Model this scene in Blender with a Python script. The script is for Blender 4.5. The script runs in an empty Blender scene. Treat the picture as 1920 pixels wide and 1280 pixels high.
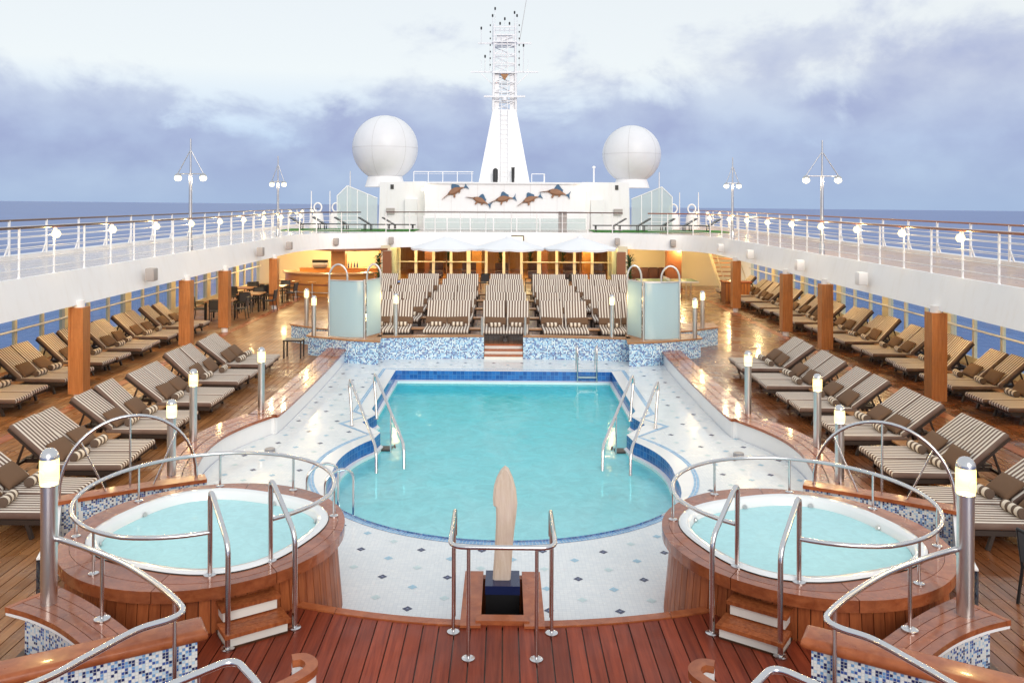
import bpy, bmesh, math, random
from mathutils import Vector, Matrix
random.seed(7)
R = math.radians
sc = bpy.context.scene
C = sc.collection

# ------------------------------------------------------------------ camera
W_PX, H_PX = 1920.0, 1280.0
F_PX = 1565.0
CAM_Z = 4.8
PPX, PPY = 917.0, 377.0           # principal point of the shifted lens
YAW, ROLL = .018, .004
cam_d = bpy.data.cameras.new('camera')
cam = bpy.data.objects.new('camera', cam_d); C.objects.link(cam)
cam_d.sensor_width = 36.0
cam_d.lens = F_PX / W_PX * 36.0
cam_d.shift_x = (W_PX / 2 - PPX) / W_PX
cam_d.shift_y = -(H_PX / 2 - PPY) / W_PX
cam_d.clip_start = .05
cam_d.clip_end = 60000
cam.matrix_world = (Matrix.Translation((0, 0, CAM_Z)) @ Matrix.Rotation(YAW, 4, 'Z')
                    @ Matrix.Rotation(R(90), 4, 'X') @ Matrix.Rotation(ROLL, 4, 'Z'))
sc.camera = cam

# ------------------------------------------------------------------ render look
sc.view_settings.view_transform = 'Standard'
sc.view_settings.look = 'None'
sc.view_settings.gamma = 1
sc.view_settings.use_curve_mapping = False
sc.view_settings.exposure = 1.05
sc.render.engine = 'CYCLES'
sc.cycles.max_bounces = 7
sc.cycles.transparent_max_bounces = 14
sc.cycles.caustics_reflective = False
sc.cycles.caustics_refractive = False
sc.cycles.sample_clamp_indirect = 4
sc.cycles.use_denoising = True

# ------------------------------------------------------------------ world: pale dusk sky with soft cloud banks
SUN_EL, SUN_AZ = R(24), R(165)
wd = bpy.data.worlds.new('World'); sc.world = wd; wd.use_nodes = True
nt = wd.node_tree; N = nt.nodes; L = nt.links
for n in list(N): N.remove(n)
def wn(t, **k):
    n = N.new(t)
    for a, b in k.items(): setattr(n, a, b)
    return n
out = wn('ShaderNodeOutputWorld'); bg = wn('ShaderNodeBackground'); bg.inputs[1].default_value = .1
L.new(bg.outputs[0], out.inputs[0])
sky = wn('ShaderNodeTexSky', sky_type='NISHITA'); sky.sun_disc = False
sky.sun_elevation = SUN_EL; sky.sun_rotation = SUN_AZ; sky.air_density = 1.0; sky.dust_density = .4; sky.ozone_density = 3.0
tc = wn('ShaderNodeTexCoord')
sep = wn('ShaderNodeSeparateXYZ'); L.new(tc.outputs['Generated'], sep.inputs[0])
def wmath(op, a, b=None, clamp=False):
    n = wn('ShaderNodeMath', operation=op); n.use_clamp = clamp
    for i, x in enumerate((a, b)):
        if x is None: continue
        if isinstance(x, (int, float)): n.inputs[i].default_value = x
        else: L.new(x, n.inputs[i])
    return n.outputs[0]
zc = wmath('MAXIMUM', sep.outputs[2], 0.0)
n1 = wn('ShaderNodeTexNoise'); n1.inputs['Scale'].default_value = 5.5; n1.inputs['Detail'].default_value = 8; n1.inputs['Roughness'].default_value = .58
n1.inputs['Distortion'].default_value = .25
mp = wn('ShaderNodeMapping'); mp.inputs['Location'].default_value = (12.4, 9.0, 0); mp.inputs['Scale'].default_value = (1.0, 1.0, 1.5)
L.new(tc.outputs['Generated'], mp.inputs[0]); L.new(mp.outputs[0], n1.inputs['Vector'])
bank = wmath('ADD', wmath('MULTIPLY', sep.outputs[0], .06), .145)          # a cloud bank standing all round the horizon, higher to starboard
cmask = wmath('ADD', wmath('SUBTRACT', bank, sep.outputs[2]), wmath('MULTIPLY', wmath('SUBTRACT', n1.outputs[0], .5), .42))
cr = wn('ShaderNodeMapRange'); cr.interpolation_type = 'SMOOTHSTEP'; cr.inputs[1].default_value = -.03; cr.inputs[2].default_value = .045
L.new(cmask, cr.inputs[0])
# high thin veil over the clear parts
hz = wn('ShaderNodeValToRGB')
e = hz.color_ramp.elements
e[0].position = 0.0; e[0].color = (1.75, 2.45, 3.7, 1)
e[1].position = .5; e[1].color = (4.0, 4.25, 4.4, 1)
m = e.new(.07); m.color = (2.6, 3.2, 4.2, 1)
m = e.new(.15); m.color = (4.3, 4.4, 4.3, 1)
L.new(zc, hz.inputs[0])
mixv = wn('ShaderNodeMix', data_type='RGBA'); mixv.inputs[0].default_value = .9
L.new(sky.outputs[0], mixv.inputs[6]); L.new(hz.outputs[0], mixv.inputs[7])
cl = wn('ShaderNodeValToRGB'); e = cl.color_ramp.elements
e[0].position = 0; e[0].color = (1.85, 2.4, 3.45, 1); e[1].position = .42; e[1].color = (2.75, 3.05, 3.85, 1)
m = e.new(.06); m.color = (1.66, 1.95, 3.1, 1)
m = e.new(.2); m.color = (2.12, 2.42, 3.5, 1)
L.new(zc, cl.inputs[0])
n2 = wn('ShaderNodeTexNoise'); n2.inputs['Scale'].default_value = 9.0; n2.inputs['Detail'].default_value = 6
L.new(mp.outputs[0], n2.inputs['Vector'])
mr = wn('ShaderNodeMapRange'); mr.inputs[1].default_value = .3; mr.inputs[2].default_value = .7; mr.inputs[3].default_value = .42; mr.inputs[4].default_value = 1.15
L.new(n2.outputs[0], mr.inputs[0])
cm = wmath('MULTIPLY', cr.outputs[0], mr.outputs[0], True)
cm = wmath('MULTIPLY', cm, .9)
mixc = wn('ShaderNodeMix', data_type='RGBA'); L.new(cm, mixc.inputs[0])
L.new(mixv.outputs[2], mixc.inputs[6]); L.new(cl.outputs[0], mixc.inputs[7])
L.new(mixc.outputs[2], bg.inputs[0])

sun_d = bpy.data.lights.new('sun', 'SUN'); sun_d.energy = .85; sun_d.angle = R(35); sun_d.color = (1, .93, .86)
sun = bpy.data.objects.new('sun', sun_d); C.objects.link(sun)
sv = Vector((math.sin(-SUN_AZ) * -1, math.cos(SUN_AZ), 0)); 
sdir = Vector((math.sin(SUN_AZ) * math.cos(SUN_EL), math.cos(SUN_AZ) * math.cos(SUN_EL), math.sin(SUN_EL)))
sun.rotation_euler = (-sdir).to_track_quat('-Z', 'Y').to_euler()
sun.location = (0, 0, 40)

# ------------------------------------------------------------------ mesh helpers
class MB:
    def __init__(s): s.v = []; s.f = []; s.uv = {}; s.mi = []
    def vert(s, p): s.v.append(tuple(p)); return len(s.v) - 1
    def face(s, idx, uv=None, m=0):
        s.f.append(tuple(idx)); s.mi.append(m)
        if uv: s.uv[len(s.f) - 1] = uv
    def quad(s, a, b, c, d, uv=None, m=0):
        i = len(s.v); s.v += [tuple(a), tuple(b), tuple(c), tuple(d)]; s.face((i, i+1, i+2, i+3), uv, m); return s
    def box(s, x0, x1, y0, y1, z0, z1, m=0):
        i = len(s.v)
        s.v += [(x0,y0,z0),(x1,y0,z0),(x1,y1,z0),(x0,y1,z0),(x0,y0,z1),(x1,y0,z1),(x1,y1,z1),(x0,y1,z1)]
        for q in ((0,3,2,1),(4,5,6,7),(0,1,5,4),(1,2,6,5),(2,3,7,6),(3,0,4,7)):
            s.face([i + k for k in q], None, m)
        return s
    def bar(s, p, q, w, h, m=0):            # box from p to q, width w across (horizontal), height h
        p = Vector(p); q = Vector(q); d = (q - p).normalized()
        up = Vector((0, 0, 1)) if abs(d.z) < .95 else Vector((0, 1, 0))
        sd = d.cross(up).normalized(); u2 = sd.cross(d).normalized()
        i = len(s.v)
        for b in (p, q):
            for a, c in ((-1,-1),(1,-1),(1,1),(-1,1)):
                s.v.append(tuple(b + sd * (a * w / 2) + u2 * (c * h / 2)))
        for f in ((0,1,2,3),(7,6,5,4),(0,4,5,1),(1,5,6,2),(2,6,7,3),(3,7,4,0)):
            s.face([i + k for k in f], None, m)
        return s
    def tube(s, path, r, seg=8, closed=False, m=0, caps=True):
        P = [Vector(p) for p in path]; n = len(P); rings = []
        prev = None
        for i in range(n):
            if closed: t = (P[(i+1) % n] - P[i-1])
            else: t = P[min(i+1, n-1)] - P[max(i-1, 0)]
            if t.length < 1e-9: t = Vector((0,0,1))
            t.normalize()
            if prev is None:
                a = Vector((0,0,1)) if abs(t.z) < .9 else Vector((1,0,0))
                u = t.cross(a).normalized()
            else:
                u = (prev - t * prev.dot(t))
                if u.length < 1e-6: u = t.cross(Vector((0,0,1)))
                u.normalize()
            prev = u; w = t.cross(u)
            rr = r[i] if isinstance(r, (list, tuple)) else r
            b = len(s.v)
            for k in range(seg):
                a = 2 * math.pi * k / seg
                s.v.append(tuple(P[i] + u * (math.cos(a) * rr) + w * (math.sin(a) * rr)))
            rings.append(b)
        for i in range(n if closed else n - 1):
            a, b = rings[i], rings[(i+1) % n]
            for k in range(seg):
                k2 = (k+1) % seg
                s.face((a+k, a+k2, b+k2, b+k), None, m)
        if not closed and caps:
            s.face([rings[0] + k for k in reversed(range(seg))], None, m)
            s.face([rings[-1] + k for k in range(seg)], None, m)
        return s
    def lathe(s, prof, c=(0,0,0), seg=16, m=0):      # prof: (r,z) bottom to top
        rings = []
        for r, z in prof:
            b = len(s.v)
            for k in range(seg):
                a = 2 * math.pi * k / seg
                s.v.append((c[0] + r * math.cos(a), c[1] + r * math.sin(a), c[2] + z))
            rings.append(b)
        for a, b in zip(rings, rings[1:]):
            for k in range(seg):
                k2 = (k+1) % seg
                s.face((a+k, a+k2, b+k2, b+k), None, m)
        if prof[0][0] > 1e-4: s.face([rings[0] + k for k in reversed(range(seg))], None, m)
        if prof[-1][0] > 1e-4: s.face([rings[-1] + k for k in range(seg)], None, m)
        return s
    def prism(s, poly, z0, z1, m=0):
        n = len(poly); i = len(s.v)
        ar = sum(poly[k][0] * poly[(k+1) % n][1] - poly[(k+1) % n][0] * poly[k][1] for k in range(n))
        if ar < 0: poly = poly[::-1]
        s.v += [(p[0], p[1], z0) for p in poly] + [(p[0], p[1], z1) for p in poly]
        s.face([i + k for k in reversed(range(n))], None, m); s.face([i + n + k for k in range(n)], None, m)
        for k in range(n):
            k2 = (k+1) % n
            s.face((i+k, i+k2, i+n+k2, i+n+k), None, m)
        return s
    def wall(s, path, z0, z1, m=0, off=0.0):          # vertical ribbon with metre UVs
        u = off
        for (a, b) in zip(path, path[1:]):
            l = math.hypot(b[0]-a[0], b[1]-a[1])
            s.quad((a[0],a[1],z0),(b[0],b[1],z0),(b[0],b[1],z1),(a[0],a[1],z1),[(u,z0),(u+l,z0),(u+l,z1),(u,z1)], m)
            u += l
        return s
    def ribbon(s, pa, pb, z, m=0):                    # flat strip between two polylines of the same length
        for k in range(len(pa) - 1):
            s.quad((*pa[k], z), (*pb[k], z), (*pb[k+1], z), (*pa[k+1], z), None, m)
        return s
    def solid_ribbon(s, pa, pb, z0, z1, m=0):
        n = len(pa); i = len(s.v)
        for k in range(n):
            s.v += [(*pa[k], z0), (*pb[k], z0), (*pb[k], z1), (*pa[k], z1)]
        for k in range(n - 1):
            a, b = i + 4*k, i + 4*k + 4
            for e0 in range(4):
                e1 = (e0+1) % 4
                s.face((a+e0, b+e0, b+e1, a+e1), None, m)
        s.face((i, i+1, i+2, i+3), None, m); a = i + 4*(n-1); s.face((a+3, a+2, a+1, a), None, m)
        return s
    def pad(s, x0, x1, y0, y1, z0, z1, r=.04, n=3, puff=0.0, m=0):   # rounded cushion
        def axis(a, b):
            rr = min(r, (b-a)/2*.98); v = []
            for k in range(n+1): v.append((a + rr - rr*math.cos(math.pi/2*k/n), k/n))
            for k in range(n+1): v.append((b - rr + rr*math.sin(math.pi/2*k/n), 1-k/n))
            return v
        X, Y = axis(x0, x1), axis(y0, y1)
        def hgt(tx, ty, x, y):
            q = min(math.sin(tx*math.pi/2), math.sin(ty*math.pi/2))
            ph = puff * math.sin(math.pi*(x-x0)/(x1-x0))**.6 * math.sin(math.pi*(y-y0)/(y1-y0))**.6 if puff else 0
            return q, ph
        nx, ny = len(X), len(Y); zm = (z0+z1)/2; hh = (z1-z0)/2
        i0 = len(s.v)
        for (y, ty) in Y:
            for (x, tx) in X:
                q, ph = hgt(tx, ty, x, y); s.v.append((x, y, zm + (hh - min(r, hh)) + min(r, hh)*q + ph))
        i1 = len(s.v)
        for (y, ty) in Y:
            for (x, tx) in X:
                q, ph = hgt(tx, ty, x, y); s.v.append((x, y, zm - (hh - min(r, hh)) - min(r, hh)*q - ph))
        for j in range(ny-1):
            for k in range(nx-1):
                a = i0 + j*nx + k; s.face((a, a+1, a+nx+1, a+nx), None, m)
                a = i1 + j*nx + k; s.face((a+nx, a+nx+1, a+1, a), None, m)
        ring = [k for k in range(nx)] + [j*nx+nx-1 for j in range(1, ny)] + [(ny-1)*nx+k for k in range(nx-2, -1, -1)] + [j*nx for j in range(ny-2, 0, -1)]
        for a, b in zip(ring, ring[1:] + ring[:1]):
            s.face((i1+a, i1+b, i0+b, i0+a), None, m)
        return s
    def xf(s, M, start=0):
        for k in range(start, len(s.v)): s.v[k] = tuple(M @ Vector(s.v[k]))
        return s
    def mesh(s, name, mats, smooth=None):
        me = bpy.data.meshes.new(name)
        me.from_pydata(s.v, [], s.f)
        for m in (mats if isinstance(mats, (list, tuple)) else [mats]): me.materials.append(m)
        if any(s.mi): me.polygons.foreach_set('material_index', s.mi)
        if s.uv:
            ul = me.uv_layers.new(name='UVMap')
            for fi, uvs in s.uv.items():
                ls = me.polygons[fi].loop_start
                for k, q in enumerate(uvs): ul.data[ls + k].uv = q
        me.update()
        if smooth is not None:
            me.shade_smooth()
            me.set_sharp_from_angle(angle=R(smooth))
        return me
    def build(s, name, mats, parent=None, smooth=None, loc=None):
        o = bpy.data.objects.new(name, s.mesh(name, mats, smooth)); C.objects.link(o)
        if parent: o.parent = parent
        if loc: o.location = loc
        return o
def place(name, me, parent=None, loc=(0,0,0), rz=0, scale=None):
    o = bpy.data.objects.new(name, me); C.objects.link(o); o.parent = parent
    o.location = loc; o.rotation_euler = (0, 0, rz)
    if scale: o.scale = scale
    return o
def empty(name, loc=(0,0,0), rz=0):
    o = bpy.data.objects.new(name, None); C.objects.link(o); o.location = loc; o.rotation_euler = (0,0,rz); o.empty_display_size = .2
    return o
def tag(o, label, cat, group=None):
    o['label'] = label; o['category'] = cat
    if group: o['group'] = group
    return o
def thing(name, label, cat, loc=(0,0,0), rz=0, group=None):
    return tag(empty(name, loc, rz), label, cat, group)
def struct(o, kind='structure'):
    o['kind'] = kind; return o
def copy_tree(o, parent=None):
    c = o.copy(); C.objects.link(c); c.parent = parent
    for ch in list(o.children): copy_tree(ch, c)
    return c
def smooth_path(pts, k=6, closed=False):              # Catmull-Rom
    P = [Vector(p) for p in pts]; n = len(P); res = []
    rng = range(n) if closed else range(n-1)
    for i in rng:
        p0 = P[i-1] if (closed or i > 0) else P[i]; p1 = P[i]; p2 = P[(i+1) % n]; p3 = P[(i+2) % n] if (closed or i+2 < n) else p2
        for j in range(k):
            t = j / k
            res.append(.5*((2*p1) + (p2-p0)*t + (2*p0-5*p1+4*p2-p3)*t*t + (3*p1-p0-3*p2+p3)*t**3))
    if not closed: res.append(P[-1])
    return res
def fillet(pts, r, k=5):                               # polyline with rounded corners
    P = [Vector(p) for p in pts]; res = [P[0]]
    for i in range(1, len(P)-1):
        a = (P[i-1]-P[i]); b = (P[i+1]-P[i]); d = min(r, a.length*.45, b.length*.45)
        p0 = P[i] + a.normalized()*d; p2 = P[i] + b.normalized()*d
        for j in range(k+1):
            t = j/k; res.append(p0*(1-t)**2 + P[i]*2*t*(1-t) + p2*t*t)
    res.append(P[-1]); return res
def arc(cx, cy, r, a0, a1, n):
    return [(cx + r*math.cos(a0+(a1-a0)*k/n), cy + r*math.sin(a0+(a1-a0)*k/n)) for k in range(n+1)]
def mir(pts, s): return [(p[0]*s, *p[1:]) for p in pts]
def offset(path, d):                                   # sideways offset of an open 2-D polyline (left of travel for d>0)
    res = []
    for i in range(len(path)):
        a = Vector(path[max(i-1,0)][:2]); b = Vector(path[min(i+1,len(path)-1)][:2]); t = (b-a).normalized()
        res.append((path[i][0] - t.y*d, path[i][1] + t.x*d))
    return res

# ------------------------------------------------------------------ materials
MATS = {}
class NT:
    def __init__(s, name):
        s.m = bpy.data.materials.new(name); s.m.use_nodes = True; s.t = s.m.node_tree
        s.b = s.t.nodes['Principled BSDF']; s.o = s.t.nodes['Material Output']; MATS[name] = s.m
    def n(s, ty, **k):
        x = s.t.nodes.new(ty)
        for a, b in k.items(): setattr(x, a, b)
        return x
    def l(s, a, b): s.t.links.new(a, b)
    def val(s, x, sock):
        if isinstance(x, (int, float)): sock.default_value = x
        elif isinstance(x, tuple): sock.default_value = x if len(x) == len(sock.default_value) else (*x, 1)
        else: s.l(x, sock)
    def math(s, op, a, b=0.0, clamp=False):
        x = s.n('ShaderNodeMath', operation=op); x.use_clamp = clamp; s.val(a, x.inputs[0]); s.val(b, x.inputs[1]); return x.outputs[0]
    def mix(s, f, a, b, bt='MIX'):
        x = s.n('ShaderNodeMix', data_type='RGBA', blend_type=bt); s.val(f, x.inputs[0]); s.val(a, x.inputs[6]); s.val(b, x.inputs[7]); return x.outputs[2]
    def noise(s, vec, scale, det=3, rough=.5, dist=0):
        x = s.n('ShaderNodeTexNoise'); x.inputs['Scale'].default_value = scale; x.inputs['Detail'].default_value = det
        x.inputs['Roughness'].default_value = rough; x.inputs['Distortion'].default_value = dist
        if vec is not None: s.l(vec, x.inputs['Vector'])
        return x.outputs[0]
    def map(s, vec, scale=(1,1,1), loc=(0,0,0), rot=(0,0,0)):
        x = s.n('ShaderNodeMapping'); x.inputs['Scale'].default_value = scale; x.inputs['Location'].default_value = loc; x.inputs['Rotation'].default_value = rot
        s.l(vec, x.inputs[0]); return x.outputs[0]
    def ramp(s, f, stops, interp='LINEAR'):
        x = s.n('ShaderNodeValToRGB'); x.color_ramp.interpolation = interp; e = x.color_ramp.elements
        while len(e) > 1: e.remove(e[-1])
        e[0].position = stops[0][0]; e[0].color = (*stops[0][1], 1)
        for p, c in stops[1:]: q = e.new(p); q.color = (*c, 1)
        s.l(f, x.inputs[0]); return x.outputs[0]
    def range(s, f, a, b, c, d):
        x = s.n('ShaderNodeMapRange'); 
        for i, q in enumerate((a,b,c,d)): x.inputs[i+1].default_value = q
        s.l(f, x.inputs[0]); return x.outputs[0]
    def obj(s): return s.n('ShaderNodeTexCoord').outputs['Object']
    def pos(s): return s.n('ShaderNodeNewGeometry').outputs['Position']
    def rnd(s): return s.n('ShaderNodeObjectInfo').outputs['Random']
    def bump(s, h, st=.2, dist=.01):
        x = s.n('ShaderNodeBump'); x.inputs['Strength'].default_value = st; x.inputs['Distance'].default_value = dist
        s.l(h, x.inputs['Height']); s.l(x.outputs[0], s.b.inputs['Normal']); return x
    def set(s, col=None, rough=None, metal=None, spec=None, coat=None, emit=None, es=None):
        if col is not None: s.val(col, s.b.inputs['Base Color'])
        if rough is not None: s.val(rough, s.b.inputs['Roughness'])
        if metal is not None: s.val(metal, s.b.inputs['Metallic'])
        if spec is not None: s.val(spec, s.b.inputs['Specular IOR Level'])
        if coat is not None: s.val(coat, s.b.inputs['Coat Weight']); s.b.inputs['Coat Roughness'].default_value = .08
        if emit is not None: s.val(emit, s.b.inputs['Emission Color']); s.b.inputs['Emission Strength'].default_value = es
        return s.m

def teak(name, c0, c1, rough, axis='y', coat=0.0, var=.35, wet=0.0, spec=.26):
    k = NT(name); co = k.pos(); r = k.rnd()
    add = k.n('ShaderNodeVectorMath', operation='ADD'); k.l(co, add.inputs[0])
    cb = k.n('ShaderNodeCombineXYZ'); k.l(k.math('MULTIPLY', r, 31.7), cb.inputs[0]); k.l(k.math('MULTIPLY', r, 57.1), cb.inputs[1]); k.l(k.math('MULTIPLY', r, 13.3), cb.inputs[2])
    k.l(cb.outputs[0], add.inputs[1])
    sc_ = {'y': (26, 1.2, 26), 'x': (1.2, 26, 26), 'z': (26, 26, 1.6), 'n': (8, 8, 14)}[axis]
    g = k.noise(k.map(add.outputs[0], sc_), 1.0, 4, .6, .4)
    b = k.noise(co, .9, 3, .5)
    col = k.ramp(g, [(.28, c0), (.72, c1)])
    vv = k.math('ADD', k.math('MULTIPLY', r, var), 1 - var/2)
    vv2 = k.math('MULTIPLY', vv, k.range(b, .3, .7, .86, 1.12))
    x = k.n('ShaderNodeVectorMath', operation='SCALE'); k.l(col, x.inputs[0]); k.l(vv2, x.inputs['Scale'])
    stn = k.range(k.noise(k.map(co, (1.0, .55, 1.0)), 3.4, 6, .7), .52, .74, 0, .30)      # weathered, greyer patches and drip marks
    x = type('o', (), {'outputs': [k.mix(stn, x.outputs[0], ((c0[0]+c1[0])*.22+.02, (c0[1]+c1[1])*.26+.015, (c0[2]+c1[2])*.34+.012, 1))]})
    k.set(x.outputs[0], k.range(k.noise(co, 2.3, 4), .35, .65, max(.04, rough-.12-wet), rough+.10), coat=coat, spec=spec)
    k.bump(g, .12, .002)
    return k.m
teak('teak_front', (.15, .023, .010), (.31, .058, .024), .44, 'y', .03, .45, 0, .16)
teak('teak_wet', (.22, .052, .018), (.40, .120, .044), .26, 'n', .5, .25)
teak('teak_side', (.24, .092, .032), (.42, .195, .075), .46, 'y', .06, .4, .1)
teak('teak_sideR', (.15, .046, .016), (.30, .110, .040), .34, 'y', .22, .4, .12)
teak('teak_v', (.23, .052, .016), (.44, .128, .040), .42, 'z', .06, .35)
teak('teak_cap', (.28, .066, .022), (.46, .14, .05), .34, 'n', .15, .2)
teak('teak_dark', (.05, .022, .012), (.11, .05, .027), .4, 'n', .1, .3)
teak('teak_col', (.38, .135, .040), (.56, .225, .075), .4, 'z', .1, .12)
teak('teak_table', (.30, .13, .05), (.48, .24, .10), .38, 'x', .1, .25)

def simple(name, col, rough=.5, metal=0.0, spec=.5, coat=0.0, dirt=.0, bump=0.0, bs=40):
    k = NT(name)
    if dirt:
        f = k.noise(k.pos(), 1.7, 5, .6); c = k.mix(k.range(f, .35, .75, 0, dirt), (*col, 1), (col[0]*.62, col[1]*.6, col[2]*.56, 1)); k.set(c, rough, metal, spec, coat)
    else: k.set(col, rough, metal, spec, coat)
    if bump: k.bump(k.noise(k.obj(), bs, 3), bump, .004)
    return k.m
simple('steel', (.68, .66, .66), .2, 1.0)
simple('steel_dull', (.70, .68, .66), .32, 1.0)
k = NT('white'); p = k.pos(); g = k.noise(k.map(p, (5, 5, .55)), 1, 5, .65); g2 = k.noise(p, .8, 4)
c = k.mix(k.range(g, .50, .78, 0, .30), (.91, .90, .90, 1), (.72, .66, .60, 1)); c = k.mix(k.range(g2, .4, .75, 0, .12), c, (.70, .68, .66, 1))
k.set(c, k.range(g2, .3, .7, .28, .45)); k.bump(k.noise(p, 1.3, 2), .12, .02)
simple('white_gloss', (.82, .82, .82), .18, dirt=.06)
simple('cream', (.74, .66, .47), .42, dirt=.1)
simple('cream_wall', (.78, .69, .50), .5, dirt=.06)
simple('rope_black', (.012, .012, .014), .45)
simple('black', (.010, .010, .011), .35)
simple('frame_dark', (.035, .022, .016), .45)
simple('chair_mesh', (.05, .05, .055), .6, bump=.4, bs=120)
simple('navy', (.012, .018, .07), .25)
simple('pillow', (.15, .082, .045), .9, bump=.5, bs=160)
simple('canvas', (.84, .85, .88), .75, dirt=.06)
simple('radome', (.80, .80, .81), .4, dirt=.1)
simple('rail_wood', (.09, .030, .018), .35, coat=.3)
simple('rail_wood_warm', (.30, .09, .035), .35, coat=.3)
simple('shell', (.83, .84, .84), .12, coat=.5)
simple('astro', (.05, .22, .03), .9, bump=.6, bs=200)
simple('seam', (.5, .48, .47), .6)
simple('grille', (.42, .38, .36), .6)
simple('brown_wall', (.26, .09, .035), .4, dirt=.2)
simple('sofa', (.10, .035, .025), .6)
simple('green_top', (.10, .20, .11), .3)
simple('orange_wood', (.52, .22, .055), .35, dirt=.15)
simple('marlin_body', (.33, .16, .085), .4, dirt=.4)
simple('marlin_fin', (.045, .12, .22), .4)
simple('leaf', (.035, .085, .02), .5)
simple('pot', (.2, .08, .04), .5)
simple('lamp_metal', (.6, .58, .57), .3, 1.0)
simple('led_dark', (.03, .03, .03), .4)
simple('step_white', (.80, .78, .72), .4, dirt=.1)
simple('drain', (.34, .33, .35), .35, .7)
k = NT('statue'); g = k.noise(k.map(k.obj(), (30, 30, 3)), 1, 5, .65, .6); h_ = k.noise(k.obj(), 7, 4)
k.set(k.mix(k.range(h_, .35, .7, 0, .5), k.ramp(g, [(.3, (.60, .46, .33)), (.7, (.76, .65, .53))]), (.68, .54, .47, 1)), .75); k.bump(g, .4, .004)

k = NT('striped'); y = k.n('ShaderNodeSeparateXYZ'); k.l(k.obj(), y.inputs[0])
ph = k.math('MULTIPLY', y.outputs[1], 2*math.pi/.0913); s_ = k.math('COSINE', ph)
s_ = k.math('MULTIPLY', s_, -1.0); f = k.range(s_, -.08, .24, 0, 1)
wv = k.noise(k.obj(), 300, 2)
col = k.mix(f, (.140, .080, .060, 1), (.77, .69, .60, 1))
col = k.mix(k.range(k.noise(k.pos(), 3, 3), .3, .7, 0, .18), col, (.45, .36, .28, 1))
k.set(col, .85); h = k.math('ADD', k.math('MULTIPLY', s_, .6), k.math('MULTIPLY', wv, .25)); k.bump(h, .6, .008)
k = NT('towel'); y = k.n('ShaderNodeSeparateXYZ'); k.l(k.obj(), y.inputs[0])
s_ = k.math('COSINE', k.math('MULTIPLY', y.outputs[1], 2*math.pi/.125)); f = k.range(s_, -.25, .05, 0, 1)
k.set(k.mix(f, (.13, .085, .06, 1), (.76, .66, .54, 1)), .95); k.bump(k.noise(k.obj(), 140, 2), .5, .006)

def mosaic(name, cell, cols, grout=(.58, .60, .60), gw=.10):
    k = NT(name); uv = k.n('ShaderNodeTexCoord').outputs['UV']
    sc1 = k.map(uv, (1/cell, 1/cell, 1))
    fl = k.n('ShaderNodeVectorMath', operation='FLOOR'); k.l(sc1, fl.inputs[0])
    fr = k.n('ShaderNodeVectorMath', operation='FRACTION'); k.l(sc1, fr.inputs[0])
    wn_ = k.n('ShaderNodeTexWhiteNoise'); wn_.noise_dimensions = '2D'; k.l(fl.outputs[0], wn_.inputs['Vector'])
    # clusters: coarse noise pushes the random value so that blues gather
    cn = k.noise(k.map(fl.outputs[0], (.35, .35, .35)), 1.0, 2)
    v = k.math('ADD', k.math('MULTIPLY', wn_.outputs[0], .75), k.math('MULTIPLY', cn, .4))
    c = k.ramp(v, cols, 'CONSTANT')
    sp = k.n('ShaderNodeSeparateXYZ'); k.l(fr.outputs[0], sp.inputs[0])
    def edge(o_): return k.math('MINIMUM', o_, k.math('SUBTRACT', 1.0, o_))
    ed = k.math('MINIMUM', edge(sp.outputs[0]), edge(sp.outputs[1]))
    g = k.range(ed, gw*.4, gw, 0, 1)
    k.set(k.mix(g, (*grout, 1), c), k.range(ed, .04, .10, .7, .12)); k.bump(g, .5, .003)
    return k.m
WH = (.78, .80, .78)
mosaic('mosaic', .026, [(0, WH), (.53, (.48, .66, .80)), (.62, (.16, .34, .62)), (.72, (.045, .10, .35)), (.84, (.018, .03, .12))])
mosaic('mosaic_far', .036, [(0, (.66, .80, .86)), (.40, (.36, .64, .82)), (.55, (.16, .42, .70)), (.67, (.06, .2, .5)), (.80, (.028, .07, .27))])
mosaic('blue_tile', .11, [(0, (.022, .13, .42)), (.5, (.03, .17, .5)), (.75, (.015, .10, .36))], (.05, .2, .45), .06)
mosaic('band_tile', .05, [(0, (.20, .44, .70)), (.4, (.27, .52, .78)), (.7, (.16, .38, .66))])

k = NT('floor_tile'); p = k.pos(); m1 = k.map(p, (1/.05, 1/.05, 1))
fr = k.n('ShaderNodeVectorMath', operation='FRACTION'); k.l(m1, fr.inputs[0]); sp = k.n('ShaderNodeSeparateXYZ'); k.l(fr.outputs[0], sp.inputs[0])
ed = k.math('MINIMUM', k.math('MINIMUM', sp.outputs[0], k.math('SUBTRACT', 1.0, sp.outputs[0])), k.math('MINIMUM', sp.outputs[1], k.math('SUBTRACT', 1.0, sp.outputs[1])))
fl = k.n('ShaderNodeVectorMath', operation='FLOOR'); k.l(m1, fl.inputs[0]); w_ = k.n('ShaderNodeTexWhiteNoise'); w_.noise_dimensions = '2D'; k.l(fl.outputs[0], w_.inputs['Vector'])
c = k.mix(w_.outputs[0], (.74, .77, .79, 1), (.82, .84, .84, 1))
c = k.mix(k.range(k.noise(p, .9, 6, .65), .42, .75, 0, .4), c, (.58, .64, .68, 1))
k.set(k.mix(k.range(ed, .02, .07, .5, 0), c, (.55, .58, .60, 1)), k.range(k.noise(p, 1.1, 4), .35, .65, .10, .34))
simple('dia_dark', (.022, .028, .095), .2); simple('dia_light', (.36, .57, .70), .2); simple('dia_faint', (.60, .73, .74), .2)
simple('dia_mid', (.20, .23, .38), .2)
simple('pool_shell', (.74, .90, .91), .4, dirt=.06)

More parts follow.
